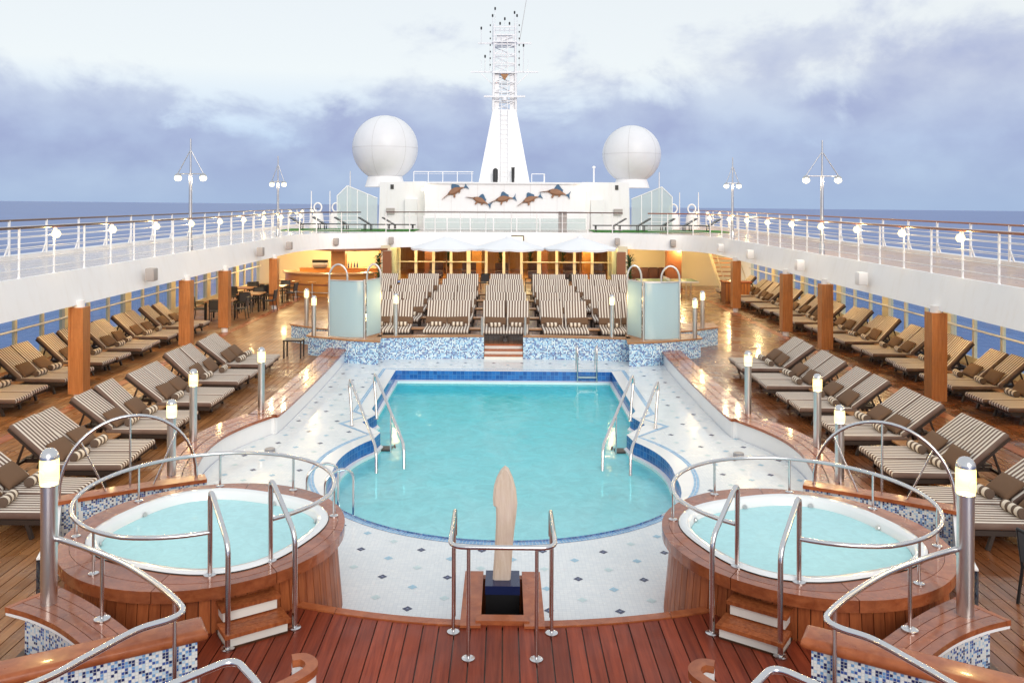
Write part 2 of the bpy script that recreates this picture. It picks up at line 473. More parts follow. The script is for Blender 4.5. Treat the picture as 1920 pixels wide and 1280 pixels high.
def water(name, absorb, dens, foam, foamcol, wscale, bstr, roughness=.05, fr_=(.62, 1.35), shallow_tint=None):
    k = NT(name); t = k.t
    p = k.pos()
    n1 = k.noise(k.map(p, (1, .8, 1)), wscale, 4, .55, .9); n2 = k.noise(p, wscale*4.2, 3, .6, .5)
    h = k.math('ADD', n1, k.math('MULTIPLY', n2, .22))
    b = k.n('ShaderNodeBump'); b.inputs['Strength'].default_value = bstr; b.inputs['Distance'].default_value = .06; k.l(h, b.inputs['Height'])
    gl = k.n('ShaderNodeBsdfGlossy'); gl.inputs['Roughness'].default_value = roughness; k.l(b.outputs[0], gl.inputs['Normal'])
    tr = k.n('ShaderNodeBsdfTransparent')
    df = k.n('ShaderNodeBsdfDiffuse'); df.inputs[0].default_value = (*foamcol, 1); k.l(b.outputs[0], df.inputs['Normal'])
    fm = k.noise(p, wscale*1.6, 6, .65, 1.2)
    if shallow_tint:                                              # brighter shallow-water look painted into the colour at the round end, fading along Y
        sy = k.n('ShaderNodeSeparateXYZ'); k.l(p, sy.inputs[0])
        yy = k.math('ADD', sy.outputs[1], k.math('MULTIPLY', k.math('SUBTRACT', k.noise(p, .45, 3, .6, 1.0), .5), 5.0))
        k.l(k.mix(k.range(yy, 13.0, 19.5, 1, 0), (*foamcol, 1), (*shallow_tint, 1)), df.inputs[0])
    m1 = k.n('ShaderNodeMixShader'); k.l(k.range(fm, .35, .72, foam*fr_[0], foam*fr_[1]), m1.inputs[0]); k.l(tr.outputs[0], m1.inputs[1]); k.l(df.outputs[0], m1.inputs[2])
    fr = k.n('ShaderNodeFresnel'); fr.inputs[0].default_value = 1.33; k.l(b.outputs[0], fr.inputs['Normal'])
    m2 = k.n('ShaderNodeMixShader'); k.l(fr.outputs[0], m2.inputs[0]); k.l(m1.outputs[0], m2.inputs[1]); k.l(gl.outputs[0], m2.inputs[2])
    k.l(m2.outputs[0], k.o.inputs['Surface'])
    va = k.n('ShaderNodeVolumeAbsorption'); va.inputs[0].default_value = (*absorb, 1); va.inputs[1].default_value = dens
    k.l(va.outputs[0], k.o.inputs['Volume'])
    return k.m
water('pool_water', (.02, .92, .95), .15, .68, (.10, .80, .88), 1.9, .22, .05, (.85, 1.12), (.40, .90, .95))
water('tub_water', (.2, .92, .95), .25, .88, (.54, .91, .94), 4.5, .10, .05, (.93, 1.06))

k = NT('sea'); p = k.pos(); n1 = k.noise(k.map(p, (1, 1, 1)), .035, 6, .65, .6); n2 = k.noise(p, .3, 4, .6)
k.set(k.mix(k.range(n1, .3, .7, 0, 1), (.026, .080, .29, 1), (.055, .140, .41, 1)), .34, spec=.5); k.bump(k.math('ADD', n1, k.math('MULTIPLY', n2, .15)), .35, 3.0)

k = NT('glass_clear'); t = k.n('ShaderNodeBsdfTransparent'); t.inputs[0].default_value = (.86, .93, .97, 1); g = k.n('ShaderNodeBsdfGlossy'); g.inputs['Roughness'].default_value = .03
lw = k.n('ShaderNodeLayerWeight'); lw.inputs[0].default_value = .5
fc = k.math('ADD', k.math('MULTIPLY', k.math('POWER', lw.outputs['Facing'], 4.0), .45), .03)
mx = k.n('ShaderNodeMixShader'); k.l(fc, mx.inputs[0]); k.l(t.outputs[0], mx.inputs[1]); k.l(g.outputs[0], mx.inputs[2]); k.l(mx.outputs[0], k.o.inputs[0])
k = NT('glass_frost'); t = k.n('ShaderNodeBsdfTranslucent'); t.inputs[0].default_value = (.72, .86, .90, 1); g = k.n('ShaderNodeBsdfDiffuse'); g.inputs[0].default_value = (.60, .76, .80, 1)
mx = k.n('ShaderNodeMixShader'); mx.inputs[0].default_value = .55; k.l(t.outputs[0], mx.inputs[1]); k.l(g.outputs[0], mx.inputs[2])
g2 = k.n('ShaderNodeBsdfGlossy'); g2.inputs['Roughness'].default_value = .15; m2 = k.n('ShaderNodeMixShader'); m2.inputs[0].default_value = .06; k.l(mx.outputs[0], m2.inputs[1]); k.l(g2.outputs[0], m2.inputs[2]); k.l(m2.outputs[0], k.o.inputs[0])

k = NT('glass_screen'); t = k.n('ShaderNodeBsdfTransparent'); t.inputs[0].default_value = (.9, .95, .95, 1); g = k.n('ShaderNodeBsdfDiffuse'); g.inputs[0].default_value = (.74, .79, .78, 1)
mx = k.n('ShaderNodeMixShader'); mx.inputs[0].default_value = .5; k.l(t.outputs[0], mx.inputs[1]); k.l(g.outputs[0], mx.inputs[2]); k.l(mx.outputs[0], k.o.inputs[0])

def planks_sheet(name, c0, c1, pitch, rough, axis=0, coat=.1):
    k = NT(name); p = k.pos(); s3 = k.n('ShaderNodeSeparateXYZ'); k.l(p, s3.inputs[0]); x = s3.outputs[axis]
    q = k.math('DIVIDE', x, pitch); fl = k.math('FLOOR', q); fr = k.math('SUBTRACT', q, fl)
    w_ = k.n('ShaderNodeTexWhiteNoise'); w_.noise_dimensions = '1D'; k.l(fl, w_.inputs['W'])
    g = k.noise(k.map(p, (26, 1.2, 1) if axis == 0 else (1.2, 26, 1)), 1, 4, .6)
    c = k.mix(k.range(g, .3, .7, 0, 1), (*c0, 1), (*c1, 1)); c = k.mix(k.math('MULTIPLY', w_.outputs[0], .35), c, (c0[0]*.6, c0[1]*.6, c0[2]*.6, 1))
    ed = k.math('MINIMUM', fr, k.math('SUBTRACT', 1.0, fr)); s_ = k.range(ed, .03, .06, 0, 1)
    k.set(k.mix(s_, (.02, .012, .01, 1), c), k.range(k.noise(p, 1.4, 4), .35, .65, max(.05, rough-.08), rough+.08), coat=coat); k.bump(s_, .4, .004)
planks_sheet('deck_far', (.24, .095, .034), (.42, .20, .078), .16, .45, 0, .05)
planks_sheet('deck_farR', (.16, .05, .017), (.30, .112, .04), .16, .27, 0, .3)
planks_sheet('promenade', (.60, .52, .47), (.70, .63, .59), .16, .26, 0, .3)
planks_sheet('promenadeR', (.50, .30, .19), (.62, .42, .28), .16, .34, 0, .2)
planks_sheet('sun_platform', (.22, .10, .06), (.36, .19, .11), .16, .35)
k = NT('wood_panel'); p = k.pos(); g = k.noise(k.map(p, (14, 14, 1.0)), 1, 4, .6); k.set(k.ramp(g, [(.3, (.44, .17, .04)), (.7, (.62, .30, .08))]), .35)

def emit(name, col, st, tr=0.0):
    k = NT(name); k.set((0, 0, 0), .5, emit=(*col, 1), es=st)
    if tr:                                                # frosted lamp glass that lets the bulb inside shine through
        t_ = k.n('ShaderNodeBsdfTransparent'); t_.inputs[0].default_value = (1, .93, .78, 1); mx_ = k.n('ShaderNodeMixShader'); mx_.inputs[0].default_value = tr
        k.l(k.b.outputs[0], mx_.inputs[1]); k.l(t_.outputs[0], mx_.inputs[2]); k.l(mx_.outputs[0], k.o.inputs[0])
    return k.m
emit('lamp_warm', (1, .80, .30), 2.0, .6)
emit('lamp_rail', (1, .82, .36), 2.0, .6)
emit('lamp_pole', (1, .86, .44), 2.4, .6)
emit('lamp_under', (.9, 1, 1), 2.0)
emit('lamp_soft', (1, .70, .28), 2.0)
M = MATS
def point(name, loc, watt, col=(1, .74, .40), rad=.08):
    d = bpy.data.lights.get(name) or None
    if d is None:
        d = bpy.data.lights.new(name, 'POINT'); d.energy = watt; d.color = col; d.shadow_soft_size = rad
    o = bpy.data.objects.new(name, d); C.objects.link(o); o.location = loc; return o

# ------------------------------------------------------------------ levels
ZF, ZS, ZP, ZD, ZB = .5, .10, .40, 3.10, 2.34     # front platform, side decks, sun platform, promenade top, fascia bottom
SIDE = {-1: 'bar side', 1: 'table tennis side'}

# ------------------------------------------------------------------ sea (the ship heels a touch, so the horizon is not quite level)
mb = MB(); S_ = 30000
mb.quad((-S_, -2000, 0), (S_, -2000, 0), (S_, S_, 0), (-S_, S_, 0))
sea = struct(mb.build('sea', M['sea'])); sea.location = (0, 0, -17); sea.rotation_euler = (-.0052, .0058, 0)

# ------------------------------------------------------------------ tile floor, pool
PC, PR = (0, 15.1), 3.45
def pool_outline(ins):                                  # half outline (x>0), from far middle round to the front middle; ins = inset
    a0 = math.atan2(17.06 - 15.1, 2.74); r = PR - ins
    pts = [(0, 23.85 - ins), (3.45 - ins, 23.85 - ins), (3.43 - ins, 18.95 + ins*.3), (3.08 - ins*.6, 18.55 + ins*.2), (3.56 - ins*1.25, 17.92), (2.78 - ins*.6, 17.1 + ins*.1)]
    pts += arc(PC[0], PC[1], r, a0 - .08, -math.pi/2, 26)
    return pts
def full(half): return half + [(-x, y) for x, y in half[-2:0:-1]]
OUT = full(pool_outline(0)); BAND = full(pool_outline(.10))
def coping_in():
    pts = []
    for (x, y), (x2, y2) in zip(pool_outline(.10), pool_outline(.42)):
        t = 1.0
        if y < 15.1: t = max(0.0, min(1.0, (y - 12.9) / 1.9)) ; t = t*t*(3-2*t)
        pts.append((x + (x2-x)*t, y + (y2-y)*t))
    return pts
INN = full(coping_in())
COPE_IN = [(4.72, 25.6), (4.62, 21.7), (4.62, 17.5), (4.74, 17.05), (5.03, 16.37), (5.22, 15.7), (5.27, 15.15), (5.25, 14.6), (5.16, 14.06), (5.04, 13.5), (4.85, 12.9), (4.55, 12.4)]
COPE_OUT = [(5.26, 25.6), (5.20, 21.7), (5.20, 17.5), (5.30, 17.1), (5.60, 16.39), (5.76, 15.7), (5.82, 15.04), (5.76, 14.4), (5.64, 13.89), (5.47, 13.26), (5.25, 12.7), (4.98, 12.2)]
def sm2(p, k=4): return [(q.x, q.y) for q in smooth_path([(a, b, 0) for a, b in p], k)]
CI, CO = sm2(COPE_IN), sm2(COPE_OUT)
def fill_with_hole(name, outer, hole, z, mat, parent=None):
    bm = bmesh.new(); es = []
    for loop in (outer, hole):
        vs = [bm.verts.new((x, y, z)) for x, y in loop]
        for a, b in zip(vs, vs[1:] + vs[:1]): es.append(bm.edges.new((a, b)))
    bmesh.ops.triangle_fill(bm, edges=es, use_beauty=True)
    for f_ in bm.faces:
        if f_.normal.z < 0: f_.normal_flip()
    me = bpy.data.meshes.new(name); bm.to_mesh(me); bm.free(); me.materials.append(mat)
    o = bpy.data.objects.new(name, me); C.objects.link(o); o.parent = parent; return o
outer = [(-x, y) for x, y in CI][::-1][:0]
ring = [(x + .01, y) for x, y in CI]
outer = [(x, y) for x, y in ring] + [(4.2, 8.2), (-4.2, 8.2)] + [(-x, y) for x, y in ring[::-1]]
floor = struct(fill_with_hole('tile_floor', outer, OUT, 0, M['floor_tile']))

def inside(p, poly):
    x, y = p; c = False; n = len(poly)
    for i in range(n):
        x1, y1 = poly[i]; x2, y2 = poly[(i+1) % n]
        if (y1 > y) != (y2 > y) and x < (x2-x1)*(y-y1)/(y2-y1) + x1: c = not c
    return c
POUT = full(pool_outline(-.12)); FLOOR_IN = outer
def diamond(d0, gap=.006, h=.003):
    m_ = MB(); r_ = .066; q = r_/2 - gap/2
    for ox, oy, mi in ((0, r_/2, 0), (0, -r_/2, 0), (r_/2, 0, 0), (-r_/2, 0, 0)):
        i = len(m_.v); m_.v += [(ox-q, oy, h), (ox, oy-q, h), (ox+q, oy, h), (ox, oy+q, h)]; m_.face((i, i+1, i+2, i+3))
    i = len(m_.v); q2 = r_/4; m_.v += [(-q2, 0, h+.0006), (0, -q2, h+.0006), (q2, 0, h+.0006), (0, q2, h+.0006)]; m_.face((i, i+1, i+2, i+3), None, 1)
    return m_.mesh('tile_diamond', d0)
dm = [diamond([M['dia_dark'], M['dia_mid']]), diamond([M['dia_light'], M['dia_light']]), diamond([M['dia_faint'], M['dia_faint']])]
for kx in range(-13, 14):
    X = .13 + .4165*kx; y0 = 11.47 if kx % 2 else 10.64
    for j in range(-8, 40):
        Y = y0 + j*.5533; ty = j % 3
        t_ = {0: 0, 1: 1, 2: 2}[ty]
        if not (8.9 < Y < 25.2) or not inside((X, Y), FLOOR_IN) or inside((X, Y), POUT): continue
        if abs(X) > 1.95 and (abs(X)-3.43)**2 + (Y-9.65)**2 < 1.75**2: continue
        if abs(X) > max(x for x, yy in CI) - .1: continue
        place('tile_diamond', dm[t_], floor, (X, Y, 0))
for s in (-1, 1):
    for X, Y, r_ in ((1.62, 9.35, .13), (4.42, 15.75, .10)):
        mb = MB().lathe([(r_, 0), (r_, .008), (r_*.8, .012)], seg=20)
        if r_ == .10: mb = MB().lathe([(r_, 0), (r_, .09), (r_*.85, .10), (r_*.4, .10)], seg=20)
        tag(mb.build('floor_drain', M['drain'], loc=(s*X, Y, .001), smooth=30),
            ('round grey drain plate in the tiles beside the hot tub, ' if Y < 12 else 'small drain fitting on the tiles by the curved coping, ') + SIDE[s], 'drain',
            'floor drains')

pool = thing('swimming_pool', 'keyhole-shaped pool of turquoise water with pale blue tiled edge', 'pool', (0, 15, 0))
def ploop(name, a, b, za, zb, mat, uvlen=True):
    mb = MB(); n = len(a); u = 0
    for i in range(n):
        j = (i+1) % n; l = math.hypot(a[j][0]-a[i][0], a[j][1]-a[i][1])
        dz = math.hypot(zb-za, math.hypot(b[i][0]-a[i][0], b[i][1]-a[i][1]))
        mb.quad((*a[i], za), (*a[j], za), (*b[j], zb), (*b[i], zb), [(u, 0), (u+l, 0), (u+l, dz), (u, dz)]); u += l
    o = mb.build(name, mat); o.parent = pool; o.matrix_parent_inverse = Matrix.Translation((0, -15, 0)); return o
ploop('border_band', OUT, BAND, .004, .004, M['band_tile'])
ploop('coping', BAND, INN, .004, .030, M['white_gloss'])
ploop('waterline_tile', INN, INN, .030, -.23, M['blue_tile'])
LED = [(x*.975, 15.1 + (y-15.1)*.985) for x, y in INN]
ploop('gutter_ledge', INN, LED, -.23, -.245, M['white_gloss'])
ploop('basin_wall', LED, LED, -.245, -2.0, M['pool_shell'])
mb = MB(); fl_ = [(x*1.02, y) for x, y in LED]
mb.quad((-3.6, 24, -2.0), (3.6, 24, -2.0), (3.6, 17.6, -1.75), (-3.6, 17.6, -1.75)); mb.quad((-3.6, 17.6, -1.75), (3.6, 17.6, -1.75), (3.6, 15.5, -.95), (-3.6, 15.5, -.95)); mb.quad((-3.6, 15.5, -.95), (3.6, 15.5, -.95), (3.6, 11.4, -.8), (-3.6, 11.4, -.8))
o = mb.build('basin_floor', M['pool_shell']); o.parent = pool; o.matrix_parent_inverse = Matrix.Translation((0, -15, 0))
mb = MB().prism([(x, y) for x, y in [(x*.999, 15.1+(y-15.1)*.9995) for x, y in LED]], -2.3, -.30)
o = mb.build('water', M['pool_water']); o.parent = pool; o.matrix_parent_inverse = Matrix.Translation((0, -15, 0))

# underwater lamps in the basin wall
for i, (x, y, nx, ny, z) in enumerate([(1.5, 12.25, -.4, .9, -.6), (-1.5, 12.25, .4, .9, -.6)]):
    o = MB().lathe([(0, .0), (.08, .0), (.09, -.03)], seg=14).xf(Matrix.Translation((x, y, z)) @ Vector((nx, ny, 0)).to_track_quat('Z', 'Y').to_matrix().to_4x4()).build('underwater_lamp', M['lamp_under'], pool); o.matrix_parent_inverse = Matrix.Translation((0, -15, 0))
    point('underwater_glow', (x + nx*.25, y + ny*.25, z), 16, (.92, 1, 1), .12)
# pool stairs with rails, ladder, grab rail
for s in (-1, 1):
    t = thing('pool_steps', 'submerged dark steps going down into the pool at the notch on the ' + SIDE[s], 'steps', (s*2.62, 17.2, -.35))
    for i in range(4):
        mb = MB().box(-.34, .34, -.14, .14, -.03, .03); o = mb.build('tread', M['frame_dark'], t); o.location = (-s*.11*i, -.10 - .34*i, .05 - .2*i)
    for q in (-.36, .36):
        mb = MB().bar((q, .1, .05), (q - s*.42, -1.3, -.75), .03, .12); mb.build('stringer', M['frame_dark'], t)
    for q, (bx, by), (ex, ey), lb in ((0, (3.22, 17.72), (2.36, 15.5), 'outer'), (1, (2.78, 18.3), (1.87, 15.75), 'inner')):
        t = thing('pool_handrail', f'bent steel pool handrail, the {lb} of the pair at the notch steps, ' + SIDE[s], 'handrail', (s*bx, by, 0))
        dx, dy = ex-bx, ey-by
        p = fillet([(0, 0, 0), (s*.04, .10, .45), (s*.10, .22, .86), (s*.04, .02, 1.0), (s*dx*.96, dy*.9, .12), (s*dx, dy, -.75)], .18, 6)
        MB().tube(p, .029, 10).build('rail', M['steel'], t, 60)
        MB().lathe([(.05, 0), (.05, .012), (.03, .018)], seg=14).build('flange', M['steel'], t, 30)
        if q:
            MB().tube([(s*dx*.55, dy*.55, .48), (s*dx*.55, dy*.55, -.75)], .018, 8).build('post', M['steel'], t, 60)
t = thing('pool_ladder', 'steel pool ladder with rungs hung over the far pool edge', 'ladder', (2.34, 23.42, 0))
for q in (-.27, .27):
    MB().tube(fillet([(q, .45, 0), (q, .45, .62), (q, .0, .78), (q, -.05, .5), (q, -.05, -.9)], .2, 6), .022, 10).build('rail', M['steel'], t, 60)
for z in (-.12, -.38, -.64):
    MB().box(-.25, .25, -.10, .01, z, z+.03).build('rung', M['steel_dull'], t)
t = thing('grab_rail', 'pair of arched steel grab rails over the pool edge beside the hot tub', 'handrail', (-2.72, 12.75, 0))
for (ox, oy), ln in (((-.16, .14), .5), ((.16, -.12), .45)):
    a = Vector((.72, .62, 0)).normalized()*ln
    b = Vector((ox, oy, 0))
    MB().tube(fillet([b - a*.35, b - a*.35 + Vector((0,0,.62)), b + a*.25 + Vector((0,0,.72)), b + a*.75 + Vector((0,0,.6)), b + a*.75 + Vector((0,0,-.75))], .2, 6), .021, 10).build('rail', M['steel'], t, 60)

# ------------------------------------------------------------------ teak decks made of planks
def edge_y(x):                                          # front platform edge, concentric with the pool
    return PC[1] - math.sqrt(6.56**2 - min(abs(x), 6)**2)
plat = struct(MB().prism([(x/10, edge_y(x/10)-.13) for x in range(-46, 47, 4)] + [(4.6, 3.2), (-4.6, 3.2)], -.3, ZF - .022).build('teak_platform', M['teak_dark']))
PP = .160
for i in range(-30, 30):
    x0 = i*PP + .0065; x1 = (i+1)*PP - .0065
    if x1 > 4.6 or x0 < -4.6: continue
    if x0 > -.36 and x1 < .36: ya = yb = 8.58
    else: ya, yb = edge_y(x0) - .12, edge_y(x1) - .12
    h = random.uniform(-.0012, .0012)
    mb = MB(); mb.prism([(x0, 3.4), (x1, 3.4), (x1, yb), (x0, ya)], ZF - .02, ZF + h); mb.build('plank', M['teak_front'], plat)
# edge board
for k_, (xa, xb) in enumerate([(-4.2, -3.0), (-2.995, -1.75), (-1.745, -.43), (.43, 1.745), (1.75, 2.995), (3.0, 4.2)]):
    pa = [(xa + (xb-xa)*j/8, edge_y(xa + (xb-xa)*j/8)) for j in range(9)]; pb = [(x, y - .112) for x, y in pa]
    MB().solid_ribbon(pa, pb, ZF - .3, ZF + .012).build('edge_board', M['teak_cap'], plat)
for s in (-1, 1):
    sd = struct(MB().box(min(-s*3.70, s*5.1), max(-s*3.70, s*5.1), -13, 13, -.02, .0).box(min(-s*3.93, -s*3.701), max(-s*3.93, -s*3.701), 1.3, 13, -.02, .0).box(min(-s*4.3, -s*3.701), max(-s*4.3, -s*3.701), -13, -3.9, -.02, .0).build('side_deck', M['teak_dark'])); sd.location = (s*9.0, 16, ZS - .024)
    n0 = 5.30; n1 = 14.0; nn = int((n1 - n0)/.16)
    for i in range(-3, nn):
        x = n0 + i*.16
        y1 = 24.0; y0 = 4.0
        cut = 9.5 + 4.0*random.random(); cut2 = cut + 6 + 2*random.random()
        parts_ = ((y0, cut), (cut + .006, cut2), (cut2 + .006, y1))
        if i < 0: parts_ = ((y0, 12.1), (17.35, y1)) if i == -1 else ((y0, 12.1),)
        for a, b in parts_:
            mb = MB().box(-.0735, .0735, -(b-a)/2, (b-a)/2, -.018, random.uniform(-.001, .001))
            o = mb.build('plank', M['teak_side'] if s < 0 else M['teak_sideR'], sd); o.location = (s*(x + .08) - s*9.0, (a+b)/2 - 16, .022)
    mb = MB().box(s*5.2 if s > 0 else -14, 14 if s > 0 else s*5.2, 24.004, 48, ZS - .12, ZS)
    struct(mb.build('side_deck_far', M['deck_far'] if s < 0 else M['deck_farR']))
    # margin plank of lighter wood along the columns
    struct(MB().box(s*9.78 - .13, s*9.78 + .13, 4, 40, ZS - .01, ZS + .006).build('margin_plank', M['teak_cap']))

# coping benches between the side decks and the tiles
for s in (-1, 1):
    t = thing('coping_bench', 'long wet teak coping bench curving along the tiled pool floor on the ' + SIDE[s], 'bench', (s*5, 19, 0))
    inv = Matrix.Translation((-s*5, -19, 0))
    a, b = mir(CI, s), mir(CO, s)
    def add(mb, name, mat, **kw):
        o = mb.build(name, mat, t, **kw); o.matrix_parent_inverse = inv; return o
    add(MB().wall([(x*1.004, y) for x, y in a], -.02, .34), 'inner_wall', M['white_gloss'], smooth=40)
    add(MB().wall([(x - s*.03, y) for x, y in b], -.02, .34), 'outer_wall', M['teak_v'], smooth=40)
    n = len(a); lanes = 3
    for li in range(lanes):
        f0, f1 = li/lanes, (li+1)/lanes
        def lane(f): return [(p[0]+(q[0]-p[0])*f, p[1]+(q[1]-p[1])*f) for p, q in zip(a, b)]
        cuts = [0, 5 + li, 13 + 2*li, 21, 31 + li, n-1]
        pa, pb = lane(f0 + (.015 if li else -.04)), lane(f1 - (.015 if li < 2 else -.02))
        for c0, c1 in zip(cuts, cuts[1:]):
            add(MB().solid_ribbon(pa[c0:c1+1], pb[c0:c1+1], .34, .395), 'plank', M['teak_wet'])

# ------------------------------------------------------------------ helpers that keep world coordinates for parts
def add(parent, mb, name, mat, smooth=None):
    o = mb.build(name, mat, parent, smooth); o.matrix_parent_inverse = parent.matrix_basis.inverted(); return o
def adds(part, mb, name, mat, smooth=None):             # sub-part whose parent was made with add()
    o = mb.build(name, mat, part, smooth); o.matrix_parent_inverse = Matrix.Identity(4); return o
flange_me = MB().lathe([(.052, 0), (.052, .010), (.032, .018)], seg=16).mesh('flange', M['steel'], 30)

# ------------------------------------------------------------------ hot tubs
JX, JY, JR, JZ = 3.43, 9.65, 1.57, .98
STEP_A = R(-56)
for s in (-1, 1):
    cx, cy = s*JX, JY
    t = thing('hot_tub', 'round teak-clad hot tub with white shell and foaming water on the ' + SIDE[s], 'hot tub', (cx, cy, 0))
    np_ = 78
    pm = MB()
    w0, w1 = 2*math.pi*1.46/np_/2 - .004, 2*math.pi*1.54/np_/2 - .004
    i = len(pm.v)
    pm.v += [(1.52, -w1, 0), (1.545, -w1, 0), (1.545, w1, 0), (1.52, w1, 0), (1.44, -w0, .90), (1.465, -w0, .90), (1.465, w0, .90), (1.44, w0, .90)]
    for q in ((0,3,2,1),(4,5,6,7),(0,1,5,4),(1,2,6,5),(2,3,7,6),(3,0,4,7)): pm.face(q)
    pme = pm.mesh('skirt_plank', M['teak_v'])
    MB().lathe([(1.50, -.02), (1.43, .9)], seg=48).build('skirt_backing', M['black'], t)
    for q in range(np_): place('skirt_plank', pme, t, (0, 0, 0), 2*math.pi*(q+.5)/np_)
    def tub(a, k_=1.0):                                   # superellipse outline of the white shell
        e_ = 2.7; rot = R(-20)*s * -1
        c_, s_ = math.cos(a-rot), math.sin(a-rot)
        r_ = (abs(c_/1.27)**e_ + abs(s_/1.17)**e_)**(-1/e_) * k_
        return (r_*math.cos(a) + s*-.03, r_*math.sin(a) + .04)
    NS = 72; A = [2*math.pi*q/NS for q in range(NS+1)]
    inn = [tub(a, 1.005) for a in A]; outp = [(JR*math.cos(a), JR*math.sin(a)) for a in A]
    mid = [((p[0]*.45 + q[0]*.55), (p[1]*.45 + q[1]*.55)) for p, q in zip(inn, outp)]
    seg = 9
    for q in range(0, NS, seg):
        for a_, b_, nm, z1 in ((mid, outp, 'rim_board', JZ), (inn, mid, 'inner_rim_board', JZ + .002)):
            pa, pb = a_[q:q+seg+1], b_[q:q+seg+1]
            def shrink(pl):                              # leave a dark joint at each end
                p0 = Vector(pl[0]); p1 = Vector(pl[1]); e0 = Vector(pl[-1]); e1 = Vector(pl[-2])
                return [tuple(p0 + (p1-p0)*.03)] + pl[1:-1] + [tuple(e0 + (e1-e0)*.03)]
            g = .004
            pa = [(x*(1+g/1.4), y*(1+g/1.4)) for x, y in shrink(pa)] if nm == 'rim_board' else shrink(pa)
            pb = shrink(pb)
            MB().solid_ribbon(pa, pb, .86 if nm == 'rim_board' else JZ-.05, z1).build(nm, M['teak_wet'], t)
    # white moulded shell
    prof = [(1.0, JZ+.012), (.985, JZ+.035), (.93, JZ+.035), (.90, JZ+.0), (.885, JZ-.12), (.80, JZ-.17), (.74, JZ-.45), (.45, JZ-.62), (.0, JZ-.65)]
    mb = MB(); rings = []
    for k_, z in prof:
        b = len(mb.v)
        for a in A[:-1]:
            p = tub(a, k_); mb.v.append((p[0], p[1], z))
        rings.append(b)
    for a_, b_ in zip(rings, rings[1:]):
        for q in range(NS): mb.face((a_+q, a_+(q+1) % NS, b_+(q+1) % NS, b_+q))
    mb.build('tub_shell', M['shell'], t, 50)
    mb = MB(); mb.prism([tub(a, .886) for a in A[:-1]], JZ-.7, JZ-.075); mb.build('water', M['tub_water'], t)
    for q in range(8):
        a = 2*math.pi*(q+.4)/8; px_, py_ = tub(a, .876)
        MB().lathe([(.0, 0), (.028, .0), (.034, -.012)], seg=12).xf(Matrix.Translation((px_, py_, JZ-.055)) @ Vector((-px_, -py_, .2)).to_track_quat('Z', 'Y').to_matrix().to_4x4()).build('water_jet', M['steel_dull'], t, 40)
    # steps
    sa = STEP_A if s < 0 else math.pi - STEP_A
    dirv = Vector((math.cos(sa), math.sin(sa), 0)); side = Vector((-dirv.y, dirv.x, 0))
    def lb(r0, r1, h0, z0, z1, off=0):
        c0 = dirv*((r0+r1)/2) + side*off; m_ = MB(); m_.box(-(r1-r0)/2, (r1-r0)/2, -h0, h0, z0, z1)
        return m_.xf(Matrix.Translation(c0) @ Matrix.Rotation(math.atan2(dirv.y, dirv.x), 4, 'Z'))
    for r0, r1, zt, h0 in ((1.38, 1.67, .80, .30), (1.60, 1.90, .645, .33)):
        st = lb(r0-.05, r1-.035, h0-.03, zt-.14, zt-.035).build('step', M['step_white'], t)
        for q in range(3):
            w = (r1-r0)/3
            lb(r0+q*w+.003, r0+(q+1)*w-.003, h0-.055, zt-.035, zt).build('tread_plank', M['teak_v'], st)
        for e_ in (-1, 1): lb(r0, r1, .025, zt-.035, zt+.001, e_*(h0-.03)).build('tread_plank', M['teak_v'], st)
    lb(1.4, 1.87, .30, ZF+.0, ZF+.02).build('step_plinth', M['teak_dark'], t)
    # railing ring on the rim
    rg = thing('tub_railing', 'steel ring railing on posts around the hot tub on the ' + SIDE[s], 'railing', (cx, cy, JZ))
    P_in = [Vector((-2.98, 8.45)), Vector((-2.46, 8.80))]
    a_l = math.atan2(P_in[0].y - JY, P_in[0].x + JX); a_r = math.atan2(P_in[1].y - JY, P_in[1].x + JX)
    RR = 1.44
    def pt(a, r_=RR): return (s*-1*r_*math.cos(a) if s > 0 else r_*math.cos(a), r_*math.sin(a) + .03)
    arcp = [a_l - (2*math.pi - (a_r - a_l))*q/64 for q in range(65)]
    path = []
    for q, a in enumerate(arcp):
        f = min(1, q/7, (64-q)/7); r_ = 1.31 + (RR-1.31)*f
        path.append((*pt(a, r_), .44))
    MB().tube(path, .024, 10).build('ring_rail', M['steel'], rg, 60)
    for q in (10, 19, 28, 36, 44, 53):
        x, y = pt(arcp[q]); MB().tube([(x, y, 0), (x, y, .44)], .016, 8).build('post', M['steel'], rg, 60); place('flange', flange_me, rg, (x, y, .002))
    for (gx, gy), (rx, ry), nm, bz in (((-2.63, 7.95), P_in[0], 'farther from the pool', 1.50), ((-2.09, 8.36), P_in[1], 'nearer the pool', 1.45)):
        h = thing('step_handrail', f'bent steel handrail at the hot tub steps, {nm}, ' + SIDE[s], 'handrail', (-s*gx if s > 0 else gx, gy, ZF))
        fx = 1 if s < 0 else -1
        dx, dy = fx*(rx-gx), ry-gy
        p = fillet([(0, 0, 0), (0, 0, bz-ZF), (dx, dy*1.0, 1.87-ZF), (dx, dy, JZ-ZF)], .12, 6)
        MB().tube(p, .026, 10).build('rail', M['steel'], h, 60)
        place('flange', flange_me, h, (0, 0, .002), 0, (1.25, 1.25, 1.2)); place('flange', flange_me, h, (dx, dy, JZ-ZF+.002), 0, (1.25, 1.25, 1.2))

